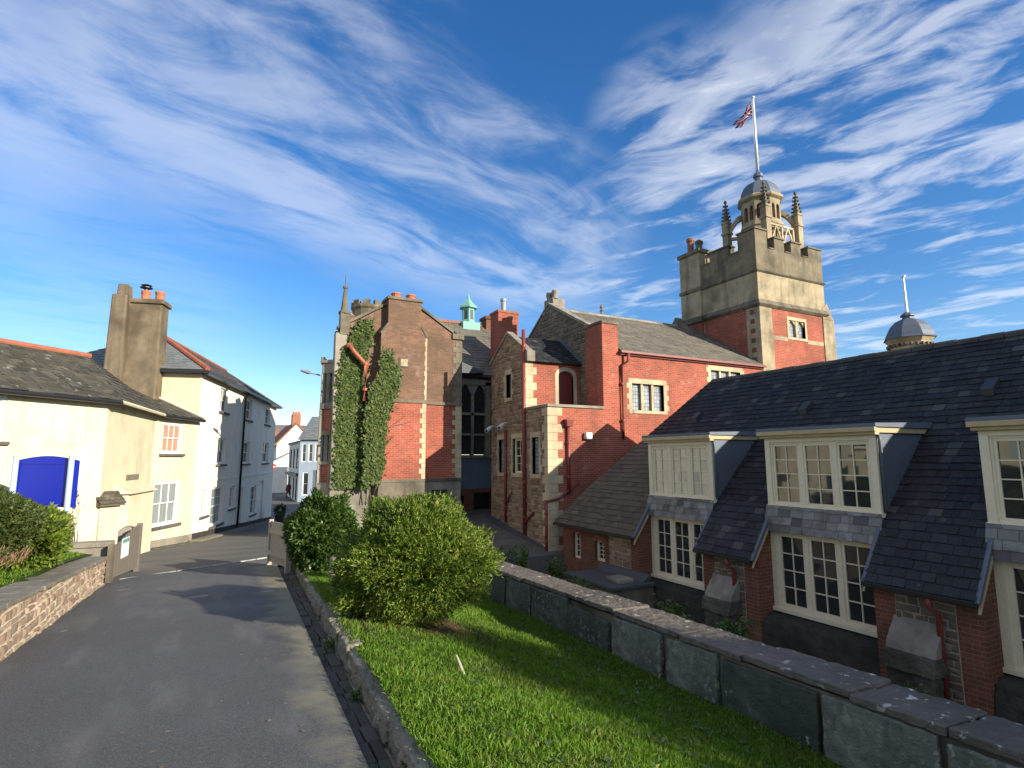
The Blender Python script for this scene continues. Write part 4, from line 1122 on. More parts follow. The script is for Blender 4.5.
m2 = MB(); m2.fbox(FT, .82, 1.84, -.05, .014, 7.02, 7.22); m2.fbox(FT, 3.3, TWX - .3, -.05, .014, 7.02, 7.22); m2.build('string_band', 'tower_stone', tw)
# corner piers
m2 = MB(); m2.fbox(FT, -.02, .36, -.3, .03, -2, 8.5); m2.fbox(FT, .36, .82, -.1, .016, -2, 8.5); m2.fbox(FTL, .0, .72, -.1, .03, -2, 8.5)
m2.fbox(FTL, TWY - 1.35, TWY - .0, -.1, .02, -2, 8.5)
m2.build('corner_pier', 'tower_stone', tw)
m2 = MB()
for k in range(22): m2.fbox(FTL, .26, .5, -.05, .035, 8.2 - .45 * k, 8.42 - .45 * k)
m2.build('brick_chequer', 'shade_brick', tw)
m2 = MB(); m2.hexa([FT.P(TWX - .25, .02, -2), FT.P(TWX + .75, .02, -2), FT.P(TWX + .75, -.9, -2), FT.P(TWX - .25, -.9, -2), FT.P(TWX - .25, .05, 8.4), FT.P(TWX + .62, .05, 8.4), FT.P(TWX + .62, -.8, 8.4), FT.P(TWX - .25, -.8, 8.4)])
m2.hexa([FT.P(TWX - .25, .05, 8.4), FT.P(TWX + .62, .05, 8.4), FT.P(TWX + .62, -.8, 8.4), FT.P(TWX - .25, -.8, 8.4), FT.P(TWX - .25, .05, 8.9), FT.P(TWX + .12, .05, 9.25), FT.P(TWX + .12, -.7, 9.25), FT.P(TWX - .25, -.7, 8.9)])
m2.build('buttress', 'tower_stone', tw, bevel=.02)
def band(mb, z0, z1, o, o1=None):
    o1 = o if o1 is None else o1
    mb.hexa([(TX0 - o, TY0 - o, z0), (TX1 + o, TY0 - o, z0), (TX1 + o, TY1 + o, z0), (TX0 - o, TY1 + o, z0), (TX0 - o1, TY0 - o1, z1), (TX1 + o1, TY0 - o1, z1), (TX1 + o1, TY1 + o1, z1), (TX0 - o1, TY1 + o1, z1)])
m2 = MB(); band(m2, 8.50, 8.62, .03, .16); band(m2, 8.62, 8.86, .16, .04); band(m2, 10.15, 10.23, .03, .12); band(m2, 10.23, 10.34, .12, .02); m2.build('moulded_string', 'dark_stone', tw, bevel=.02)
m2 = MB(); band(m2, 8.86, 10.15, .02); m2.build('ashlar_stage', 'tower_stone', tw)
m2 = MB(); band(m2, 10.34, 11.42, .02); m2.build('parapet', 'weathered_stone', tw)
def merlon(Fr, u0, u1, top=12.1):
    q = MB(); q.fbox(Fr, u0, u1, -.42, .021, 11.42, top); o = q.build('merlon', 'weathered_stone', tw)
    q = MB(); q.fbox(Fr, u0 - .05, u1 + .05, -.47, .08, top, top + .09); q.build('merlon_cap', 'dark_stone', o, bevel=.02)
merlon(FT, -.02, .80, 12.25); merlon(FT, 1.3, 2.0, 12.0); merlon(FT, 2.52, 3.22, 12.0); merlon(FT, 3.8, TWX + .02, 11.95)
merlon(FTL, .43, .98, 12.25); merlon(FTL, 1.55, 2.75, 11.9)
merlon(FTR, 1.2, 2.1); merlon(FTR, 2.6, 3.5); merlon(FTB, .8, 1.8); merlon(FTB, 2.4, 3.4)
m2 = MB(); m2.fbox(FT, .86, 1.24, -.42, .05, 11.42, 11.48); m2.fbox(FT, 2.06, 2.46, -.42, .05, 11.42, 11.48); m2.fbox(FT, 3.28, 3.74, -.42, .05, 11.42, 11.48); m2.fbox(FTL, .99, 1.44, -.42, .05, 11.42, 11.48); m2.fbox(FTL, 2.76, 3.3, -.42, .05, 11.42, 11.48)
m2.build('crenel_sill', 'dark_stone', tw)
# stair turret at the north-west corner
m2 = MB(); m2.box(TX0 - .14, TX0 + 1.3, TY1 - 1.25, TY1 + .12, -2, 8.5); tb = m2.build('stair_turret', 'red_brick', tw)
m2 = MB(); m2.box(TX0 - .15, TX0 + 1.3, TY1 - 1.26, TY1 + .13, 8.6, 12.25); m2.build('turret_ashlar', 'tower_stone', tb, bevel=.02)
m2 = MB(); m2.box(TX0 - .25, TX0 + 1.35, TY1 - 1.36, TY1 + .2, 8.5, 8.8); m2.box(TX0 - .22, TX0 + 1.33, TY1 - 1.33, TY1 + .18, 10.18, 10.36); m2.box(TX0 - .24, TX0 + 1.36, TY1 - 1.36, TY1 + .2, 12.2, 12.42); m2.build('turret_moulding', 'dark_stone', tb, bevel=.03)
for (dx, dy, mm, hh) in ((.25, -.35, 'terracotta_tile', .95), (.25, -.95, 'dark_stone', .62)):
    m2 = MB(); m2.lathe([(.2, 12.4), (.17, 12.6), (.17, 12.4 + hh - .25), (.22, 12.4 + hh - .18), (.21, 12.4 + hh - .05), (.12, 12.4 + hh)], TX0 + dx, TY1 + dy, 10); m2.build('chimney_pot', mm, tb)
# lantern
LX, LY = 24.4, 18.8; LZ = 13.45
_n_before = set(bpy.data.objects)
lan = MB(); lan.box(LX - 1.5, LX + 1.5, LY - 1.5, LY + 1.5, 11.0, 12.35); lan.lathe([(1.14, 12.2), (1.14, 12.7), (1.02, 12.8), (1.02, 13.6), (1.08, 13.62), (1.08, 13.74), (.98, 13.76)], LX, LY, 8, R(22.5))
lan_o = lan.build('lantern', 'tower_stone', tw)
def oct_P(k, u, r, z):
    th = R(45 * k); n = Vector((math.cos(th), math.sin(th), 0)); tt = Vector((-n.y, n.x, 0))
    p = Vector((LX, LY, 0)) + n * r + tt * u; return (p.x, p.y, z)
m2 = MB(); m3 = MB(); ap = .98 * math.cos(R(22.5)); hwd = .98 * math.sin(R(22.5))
class FO(F):
    def __init__(s, k):
        th = R(45 * k); n = (math.cos(th), math.sin(th)); F.__init__(s, (LX + n[0] * ap, LY + n[1] * ap), (-n[1], n[0]), n)
for k in range(8):
    Fk = FO(k); z0, z1 = 13.75, 15.05; ow = .115
    wall(m2, Fk, -hwd, hwd, z0, z1, [(-.05 - ow * 2, -.05, 13.95, 14.75), (.05, .05 + ow * 2, 13.95, 14.75)], 0, .14)
    for c0 in (-.05 - ow, .05 + ow):
        for sg in (-1, 1): m2.prism(Fk, [(c0 + sg * ow, 14.6), (c0 + sg * ow, 14.75), (c0, 14.75), (c0 + sg * .08, 14.7)], -.1, -.004)
    m3.fbox(Fk, -hwd + .02, hwd - .02, -.3, -.14, z0, z1)
m2.build('lantern_stage', 'tower_stone', lan_o); m3.build('louvres', 'shade_brick', lan_o)
m2 = MB(); m2.lathe([(1.0, 15.03), (1.14, 15.12), (1.16, 15.22), (1.08, 15.3)], LX, LY, 8, R(22.5)); m2.build('lantern_cornice', 'tower_stone', lan_o)
m2 = MB(); m2.lathe([(1.06, 15.28), (1.0, 15.55), (.86, 15.86), (.62, 16.12), (.3, 16.28), (.2, 16.34), (.19, 16.5), (.26, 16.56), (.24, 16.72), (.1, 16.86), (.07, 17.0)], LX, LY, 8, R(22.5)); m2.build('dome', 'lead', lan_o)
for (sx, sy) in ((-1, -1), (1, -1), (-1, 1), (1, 1)):
    px, py = LX + 1.2 * sx, LY + 1.2 * sy; q = MB(); h_ = .17
    q.box(px - h_, px + h_, py - h_, py + h_, 12.3, 14.15); q.box(px - .22, px + .22, py - .22, py + .22, 13.55, 13.68); q.box(px - .2, px + .2, py - .2, py + .2, 14.15, 14.26)
    pin = q.build('pinnacle', 'tower_stone', lan_o, bevel=.015)
    q = MB(); q.lathe([(.18, 14.26), (.03, 15.35)], px, py, 4, R(45))
    for k in range(5):
        z = 14.38 + .2 * k; r_ = .18 * (1 - (z - 14.26) / 1.25) + .045
        for j in range(4):
            th = R(45 + 90 * j); q.lathe([(.02, z - .05), (.065, z), (.03, z + .06)], px + r_ * math.cos(th), py + r_ * math.sin(th), 6)
    q.lathe([(.03, 15.3), (.09, 15.38), (.08, 15.45), (.02, 15.52)], px, py, 8); q.build('crocketed_spire', 'dark_stone', pin)
    dx, dy = -sx * .7071, -sy * .7071; q = MB()
    Fa = F((px, py), (dx, dy), (-dy, dx))
    arcp = [(t * .75, 13.6 + .95 * math.sin(t * math.pi / 2)) for t in np.linspace(0, 1, 7)]
    lo = [(u + .22 if i == 0 else u + .06, z - (.0 if i == 0 else .26)) for i, (u, z) in enumerate(arcp)]
    for i in range(6): q.prism(Fa, [lo[i], lo[i + 1], (arcp[i + 1][0], arcp[i + 1][1]), (arcp[i][0], arcp[i][1])], -.11, .11)
    q.fbox(Fa, .1, .75, -.08, .08, 13.25, 13.4); q.build('flying_arch', 'tower_stone', lan_o)
# pierced balustrade panel between the front pinnacles
m2 = MB(); Fq = F((LX - .9, LY - 1.2), (1, 0), (0, -1))
for (a, b, e, f) in ((0, 1.8, 13.35, 13.45), (0, 1.8, 12.45, 12.55), (.0, .08, 12.5, 13.4), (1.72, 1.8, 12.5, 13.4), (.86, .94, 12.5, 13.4)): m2.fbox(Fq, a, b, -.08, 0, e, f)
for k in range(2):
    o_ = .08 + .86 * k; w_ = .78
    for (p, q_) in (((o_, 12.55), (o_ + w_ / 2, 13.35)), ((o_ + w_ / 2, 13.35), (o_ + w_, 12.55))): m2.prism(Fq, [(p[0], p[1]), (p[0] + .08, p[1]), (q_[0] + .04, q_[1]), (q_[0] - .04, q_[1])], -.07, -.01)
m2.build('balustrade', 'cream_stone', lan_o)

fp = thing('flagpole', 'tall white flagpole on top of the red brick tower', 'flagpole', (LX, LY, 17.0))
m2 = MB(); m2.tube([(LX, LY, 16.95), (LX, LY, 21.1)], [.075, .05], 10); m2.build('pole', 'metal_white', fp, smooth=True)
m2 = MB(); m2.lathe([(.02, 21.08), (.09, 21.12), (.1, 21.17), (.03, 21.24)], LX, LY, 10); m2.build('truck', 'metal_white', fp)
m2 = MB(); m2.tube([(LX - .09, LY, 20.95), (LX - .14, LY, 19), (LX - .12, LY, 17.1)], .012, 5); m2.build('halyard', 'grey_metal', fp)
fl = thing('flag', 'limp red, white and blue flag hanging from the flagpole on the tower', 'flag', (LX - .1, LY, 20.8))
# flag hangs from hoist, drooping away from the pole
m2 = MB(); NU, NV = 34, 20; L_, H_ = 1.5, .8
def flag_col(u, v):
    x, y = (u - .5) * 2, (v - .5) * 2
    if abs(x) < .1 or abs(y) < .2: return 0
    if abs(x) < .17 or abs(y) < .33: return 2
    dgn = min(abs(y - x), abs(y + x))
    if dgn < .12: return 0
    if dgn < .3: return 2
    return 1
def flag_P(u, v):
    s_ = u * L_; x = -.62 * s_ - .05 * math.sin(5 * u + 2 * v); z = 20.9 - (1 - v) * H_ * (1 - .35 * u) - .66 * s_ + .06 * math.sin(7 * u)
    y = .12 * math.sin(6 * u + 1.5 * v) * u - .1 * u + .1 * math.sin(13 * v + 4 * u) * (.25 + u)
    # swing away to camera-left
    return (LX - .1 + x * .63, LY + y - x * .77, z)
for i in range(NU):
    for j in range(NV):
        m2.cur = flag_col((i + .5) / NU, (j + .5) / NV)
        m2.poly([flag_P(i / NU, j / NV), flag_P((i + 1) / NU, j / NV), flag_P((i + 1) / NU, (j + 1) / NV), flag_P(i / NU, (j + 1) / NV)])
m2.build('cloth', ['flag_red', 'flag_blue', 'flag_white'], fl)

for o_ in set(bpy.data.objects) - _n_before:      # the lantern stage sits a little lower behind the battlements
    if o_.type == 'MESH' and o_.parent in (tw, fp, fl): o_.location.z -= .25

# distant domed cupola behind the library roof
dc = thing('domed_turret', 'lead domed cream turret with a thin mast beyond the library roof', 'turret', (35.1, 17.7, 0))
cx, cy = 35.1, 17.7
m2 = MB(); m2.lathe([(1.0, -3), (1.0, 7.9), (1.06, 7.95), (1.06, 8.1), (1.22, 8.3), (1.25, 8.4)], cx, cy, 8, R(12)); m2.build('drum', 'cream_stone', dc)
m2 = MB()
for k in range(24):
    th = 2 * math.pi * k / 24; r_ = 1.08; m2.box(cx + r_ * math.cos(th) - .06, cx + r_ * math.cos(th) + .06, cy + r_ * math.sin(th) - .06, cy + r_ * math.sin(th) + .06, 7.88, 8.04)
m2.build('dentils', 'dark_stone', dc)
m2 = MB(); m2.lathe([(1.34, 8.36), (1.28, 8.46), (1.18, 8.72), (1.0, 9.08), (.72, 9.38), (.38, 9.55), (.26, 9.6), (.26, 9.7), (.37, 9.74), (.35, 9.82), (.13, 9.98)], cx, cy, 8, R(12)); m2.build('dome', 'lead', dc)
m2 = MB(); m2.tube([(cx, cy, 9.9), (cx, cy, 12.1)], [.09, .05], 8); m2.lathe([(.05, 12.08), (.14, 12.12), (.14, 12.17), (.03, 12.2)], cx, cy, 8); m2.build('mast', 'metal_white', dc)


# ================================================================== GABLED BUILDING WITH IVY
def slate_face(mb, pts, w=.3, e=.22, t=.016):
    """slates over a planar 3-D polygon; first edge pts[0]->pts[1] is the eave"""
    P = [Vector(p) for p in pts]; A_ = (P[1] - P[0]).normalized()
    nrm = Vector((0, 0, 0))
    for i in range(1, len(P) - 1): nrm += (P[i] - P[0]).cross(P[i + 1] - P[0])
    nrm.normalize(); B_ = nrm.cross(A_)
    if B_.z < 0: B_ = -B_
    slates(mb, P[0], A_, B_, [((p - P[0]).dot(A_), (p - P[0]).dot(B_)) for p in P], w, e, t)

iv = thing('gabled_building', 'tall brick gabled building with a broad chimney breast and a copper roof ventilator', 'building', (6.5, 24, -1.3))
FI = F((0, 22.0), (1, 0), (0, -1))
m2 = MB(); LWIN = [(7.62, 8.32, -.34, .34)]
wall(m2, FI, 3.70, 8.90, -2.2, .68, LWIN, 0, .25); m2.poly([(8.9, 22, -2.2), (8.9, 24.2, -2.2), (8.9, 24.2, .68), (8.9, 22, .68)]); m2.build('stone_base', 'grey_stone', iv)
window(FI, 7.62, 8.32, -.34, .34, iv, lights=2, cols=1, rows=2, dset=-.16, fm='dark_stone')
m2 = MB(); wall(m2, FI, 3.70, 8.90, .68, 3.84); m2.poly([(8.9, 22, .68), (8.9, 24.2, .68), (8.9, 24.2, 3.84), (8.9, 22, 3.84)]); m2.build('brick_wall', 'red_brick', iv)
m2 = MB(); m2.poly([FI.P(3.7, 0, 3.84), FI.P(8.9, 0, 3.84), FI.P(8.9, 0, 6.7), FI.P(8.52, 0, 6.85), FI.P(6.3, 0, 8.2), FI.P(3.7, 0, 6.6)])
m2.poly([(8.9, 22, 3.84), (8.9, 24.4, 3.84), (8.9, 24.4, 6.7), (8.9, 22, 6.7)]); m2.poly([(3.7, 22, -2.2), (5.3, 28, -2.2), (5.3, 28, 6.6), (3.7, 22, 6.6)]); m2.build('gable_wall', 'dark_brick', iv)
m2 = MB(); m2.fbox(FI, 3.68, 8.93, -.05, .06, .68, .80); m2.fbox(FI, 3.68, 8.93, -.05, .07, 3.80, 3.94); m2.build('string_course', 'dark_stone', iv, bevel=.02)
# chimney breast
BR = (5.32, 7.21)
m2 = MB(); m2.fbox(FI, BR[0], BR[1], 0, .36, .80, 3.80); br = m2.build('chimney_breast', 'red_brick', iv)
m2 = MB(); m2.fbox(FI, BR[0], BR[1], 0, .36, 3.94, 6.55); m2.prism(FI, [(BR[0], 6.55), (BR[1], 6.55), (6.95, 6.95), (6.95, 8.0), (5.59, 8.0), (5.59, 6.95)], -.5, .36); m2.build('chimney_stack', 'dark_brick', br)
m2 = MB(); m2.fbox(FI, BR[0] - .0, BR[1] + .02, 0, .40, 3.80, 3.94); m2.fbox(FI, BR[0], BR[1] + .02, 0, .40, .68, .80); m2.fbox(FI, BR[0], BR[1] + .01, 0, .38, -2, .68)
m2.prism(FI, [(7.20, 6.5), (7.26, 6.58), (6.98, 7.0), (6.94, 6.94)], .0, .39); m2.prism(FI, [(5.33, 6.5), (5.27, 6.58), (5.56, 7.0), (5.60, 6.94)], .0, .39)
m2.fbox(FI, 5.52, 7.02, -.55, .42, 7.98, 8.10); m2.build('stone_dressing', 'dark_stone', br, bevel=.015)
for x in (5.97, 6.59):
    m2 = MB(); m2.lathe([(.2, 8.08), (.17, 8.16), (.19, 8.25), (.22, 8.28), (.2, 8.33), (.1, 8.33)], x, 21.95, 12); m2.build('chimney_pot', 'terracotta', br)
m2 = MB(); quoins(m2, FI, 7.225, .80, 3.80, -1, .26, .16, .2, .372, -.3); quoins(m2, FI, 7.225, 3.95, 6.5, -1, .10, .07, .2, .366, -.3); m2.build('breast_quoins', 'cream_stone', br)
m2 = MB(); quoins(m2, FI, 8.915, .80, 3.80, -1, .42, .28, .2, .014); m2.build('quoins', 'cream_stone', iv)
m2 = MB(); quoins(m2, FI, 8.915, 3.95, 6.6, -1, .42, .3, .24, .014); m2.build('quoins', 'dark_stone', iv)
m2 = MB(); m2.fbox(FI, 6.06, 6.46, .3, .385, 5.22, 5.62); cp = m2.build('carved_panel_frame', 'dark_stone', br); m2 = MB(); m2.fbox(FI, 6.12, 6.40, .385, .40, 5.28, 5.56)
for k in range(3): m2.fbox(FI, 6.15 + .08 * k, 6.20 + .08 * k, .40, .415, 5.32 + .06 * k, 5.44 + .05 * k)
m2.build('carved_panel', 'cream_stone', cp)
m2 = MB()
for (p, q) in (((3.7, 6.62), (5.6, 7.8)), ((6.94, 7.86), (8.5, 6.9))):
    m2.prism(FI, [p, q, (q[0], q[1] + .13), (p[0], p[1] + .13)], -.3, .07)
m2.fbox(FI, 8.45, 8.98, -.3, .09, 6.66, 6.9); m2.build('gable_coping', 'dark_stone', iv, bevel=.015)
# corner pinnacle
m2 = MB(); m2.box(3.78, 4.12, 21.88, 22.22, 6.4, 7.25); m2.lathe([(.24, 7.25), (.24, 7.32), (.15, 7.4), (.06, 8.25), (.1, 8.3), (.1, 8.36), (.02, 8.42), (.015, 8.85)], 3.95, 22.05, 8); m2.build('pinnacle', 'dark_stone', iv)
m2 = MB(); m2.box(3.62, 4.05, 21.9, 22.3, -2, 6.45); m2.build('corner_pier', 'grey_stone', iv, bevel=.02)
# canted oriel bay on the street side
FO1 = F((3.66, 22.25), (-.45, .42), (-.68, -.73)); LO = math.hypot(.45, .42)
m2 = MB()
plan = [(3.72, 22.25), (3.22, 22.68), (3.22, 24.6), (3.72, 25.1)]
def ring(mb, z0, z1, o=0.0):
    p = [(3.85, 22.12 - o), (3.70 - o * .3, 22.15 - o), (3.28 - o, 22.5 - o * .5), (3.62 - o, 23.9 + o * .5), (4.1, 24.2 + o), (4.2, 24.2 + o)]
    i = len(mb.v); n = len(p); mb.v.extend([(x, y, z0) for x, y in p] + [(x, y, z1) for x, y in p])
    for k in range(n): mb.f.append([i + k, i + (k + 1) % n, i + n + (k + 1) % n, i + n + k]); mb.mi.append(mb.cur)
    mb.f.append([i + k for k in range(n)]); mb.f.append([i + n + k for k in range(n)]); mb.mi += [mb.cur] * 2
ring(m2, 2.65, 3.5, -.03); ring(m2, .7, 1.38, -.03); ob = m2.build('oriel_bay', 'red_brick', iv)
m2 = MB(); ring(m2, 3.5, 3.75, .06); ring(m2, 1.38, 1.5, .05); ring(m2, 2.5, 2.66, .03); ring(m2, 4.9, 5.3, .03); ring(m2, 5.3, 5.42, .1); ring(m2, -2, .7, .05); m2.build('oriel_bands', 'grey_stone', ob, bevel=.015)
m2 = MB(); ring(m2, 1.5, 2.5, -.12); ring(m2, 3.75, 4.9, -.12); m2.build('oriel_glass', 'leaded_glass', ob)
m2 = MB()
for (x, y) in ((3.68, 22.18), (3.30, 22.52), (3.48, 22.35), (3.42, 23.0), (3.54, 23.5), (3.63, 23.85)):
    for (e, f) in ((1.5, 2.5), (3.75, 4.9)): m2.box(x - .05, x + .06, y - .05, y + .06, e, f)
for (x, y) in ((3.30, 22.52), (3.66, 22.2)): m2.box(x - .07, x + .07, y - .07, y + .07, .7, 3.5)
m2.build('mullions', 'grey_stone', ob)
m2 = MB()
for k in range(4): m2.box(3.22 + .1 * k, 3.36 + .1 * k, 22.45 + .36 * k, 22.6 + .36 * k, 5.42, 5.55)
m2.build('oriel_parapet', 'dark_stone', ob)
# roofs
mb = MB()
slate_face(mb, [(8.95, 22.2, 6.5), (8.95, 25.4, 6.5), (6.3, 27.0, 8.15), (6.3, 22.2, 8.15)]); slate_face(mb, [(3.62, 22.2, 6.5), (4.5, 25.4, 6.5 ), (6.3, 27.0, 7.9), (6.3, 22.2, 8.15)])
slate_face(mb, [(8.4, 24.0, 5.55), (13.8, 24.0, 5.55), (13.8, 28.0, 9.0), (6.0, 28.0, 9.0)], .34, .26)
mb.poly([(6.0, 28, 9.0), (13.8, 28, 9.0), (13.8, 32, 5.5), (6.4, 32, 5.5)]); mb.poly([(13.8, 24, 5.55), (13.8, 28, 9.0), (13.8, 32, 5.5)])
slate_face(mb, [(4.35, 24.6, 6.6), (7.2, 24.6, 6.6), (7.2, 27.0, 8.5), (4.8, 27.0, 8.5)])
ir = mb.build('roof', 'grey_slate', iv, uv=False)
m2 = MB(); m2.prism(F((4.8, 27.0), (0, 1), (1, 0)), [(-.14, 8.44), (0, 8.58), (.14, 8.44)], 0, 2.4); m2.build('wing_ridge_tiles', 'terracotta_tile', ir)
m2 = MB(); x = 6.0
while x < 13.7:
    m2.prism(F((x, 28), (0, 1), (1, 0)), [(-.16, 8.92), (0, 9.1), (.16, 8.92)], 0, .44); x += .45
m2.build('ridge_tiles', 'terracotta_tile', ir)
m2 = MB(); m2.prism(F((4.5, 23.9), (1, 0), (0, -1)), [(4.55, 5.52), (5.6, 5.52), (6.3, 5.60), (4.7, 6.15), (4.55, 6.15)], -.4, .25); m2.build('lead_valley', 'lead_roof', ir)
# recessed hall wall with tall leaded window
FRc = F((0, 24.2), (1, 0), (0, -1)); RW = (9.62, 11.16, 1.76, 5.2)
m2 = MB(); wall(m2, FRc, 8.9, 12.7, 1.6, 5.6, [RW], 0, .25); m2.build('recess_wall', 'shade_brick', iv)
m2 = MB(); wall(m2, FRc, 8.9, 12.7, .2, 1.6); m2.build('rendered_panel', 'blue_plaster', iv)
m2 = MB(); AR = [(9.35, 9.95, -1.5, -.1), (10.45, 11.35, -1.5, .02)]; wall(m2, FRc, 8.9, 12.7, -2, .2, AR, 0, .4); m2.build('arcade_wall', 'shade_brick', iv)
m2 = MB()
for (a, b, e, f) in AR: m2.poly([FRc.P(a, -.3, e), FRc.P(b, -.3, e), FRc.P(b, -.3, f), FRc.P(a, -.3, f)])
m2.build('arcade_door', 'black_paint', iv)
m2 = MB(); a, b, e, f = RW
m2.fbox(FRc, a - .02, a + .14, -.2, .05, e, f); m2.fbox(FRc, b - .14, b + .12, -.2, .05, e, f); m2.fbox(FRc, a - .02, b + .12, -.2, .05, f - .14, f + .12); m2.fbox(FRc, a - .06, b + .16, -.2, .1, e - .14, e)
m2.fbox(FRc, 10.30, 10.44, -.2, .0, e, f - .14); m2.fbox(FRc, a + .14, b - .14, -.2, .0, 3.62, 3.74); m2.fbox(FRc, a + .14, b - .14, -.2, -.01, 2.66, 2.76)
for c0 in (9.99, 10.75):
    for sg in (-1, 1): m2.prism(FRc, [(c0 + sg * .3, 4.6), (c0 + sg * .3, 5.08), (c0, 5.08), (c0 + sg * .14, 4.95)], -.18, -.02)
so = m2.build('tall_window', 'grey_stone', iv)
m2 = MB()
for i in range(2):
    for j, (q0, q1) in enumerate(((1.78, 2.68), (2.74, 3.64), (3.72, 5.08))):
        x0, x1 = (9.76, 10.32) if i == 0 else (10.42, 11.02); m2.poly([FRc.P(x0, -.14, q0), FRc.P(x1, -.14, q0), FRc.P(x1, -.14, q1), FRc.P(x0, -.14, q1)])
m2.build('pane', 'glass', so)
m2 = MB(); m2.fbox(FRc, 8.95, 12.7, 0, .22, 5.42, 5.56); m2.build('eaves_gutter', 'dark_metal', iv)
# copper ventilator, far chimney, round battlemented turret
cx, cy = 11.7, 28.0
m2 = MB(); m2.box(cx - .5, cx + .5, cy - .5, cy + .5, 8.5, 9.0); m2.lathe([(.42, 9.0), (.42, 9.12), (.36, 9.14), (.36, 9.8), (.52, 9.86), (.52, 9.95), (.3, 10.15), (.1, 10.4), (.05, 10.62), (.01, 10.75)], cx, cy, 6, R(15)); cv = m2.build('ventilator', 'copper_green', iv)
m2 = MB()
for k in range(6):
    th = R(15 + 60 * k + 30); nx, ny = math.cos(th), math.sin(th); Fq = F((cx + nx * .36 * .866, cy + ny * .36 * .866), (-ny, nx), (nx, ny)); m2.fbox(Fq, -.1, .1, -.02, .008, 9.2, 9.74)
m2.build('louvres', 'dark_metal', cv)
m2 = MB(); m2.box(12.62, 13.5, 27.6, 28.3, 8.6, 9.5); m2.box(12.54, 13.58, 27.52, 28.38, 9.3, 9.46); m2.build('chimney', 'orange_brick', iv)
m2 = MB(); m2.lathe([(.76, 6.5), (.76, 8.8), (.84, 8.9), (.84, 9.02), (.78, 9.04)], 6.0, 27.2, 14); rt = m2.build('round_turret', 'weathered_stone', iv)
m2 = MB()
for k in range(9):
    t0, t1 = 2 * math.pi * k / 9, 2 * math.pi * (k + .62) / 9
    m2.hexa([(6.0 + r_ * math.cos(t), 27.2 + r_ * math.sin(t), z) for z in (9.02, 9.24) for (r_, t) in ((.62, t0), (.82, t0), (.82, t1), (.62, t1))])
m2.build('turret_merlons', 'dark_stone', rt)
m2 = MB(); m2.tube([(4.12, 21.62, 5.92), (4.25, 21.6, 5.72), (4.72, 21.6, 5.25), (4.75, 21.6, 5.1), (4.74, 21.6, 3.8)], .085, 10); dp = m2.build('drainpipe', 'pipe_orange', iv, smooth=True)
m2 = MB(); m2.hexa([(4.03, 21.68, 5.84), (4.2, 21.68, 5.84), (4.2, 22, 5.84), (4.03, 22, 5.84), (4.0, 21.6, 6.0), (4.24, 21.6, 6.0), (4.24, 22, 6.0), (4.0, 22, 6.0)]); m2.build('rainwater_hopper', 'pipe_orange', dp, bevel=.01)
m2 = MB(); m2.lathe([(.11, 5.2), (.11, 5.32)], 4.74, 21.6, 10); m2.lathe([(.11, 4.2), (.11, 4.3)], 4.74, 21.6, 10); m2.build('pipe_collar', 'pipe_orange', dp)

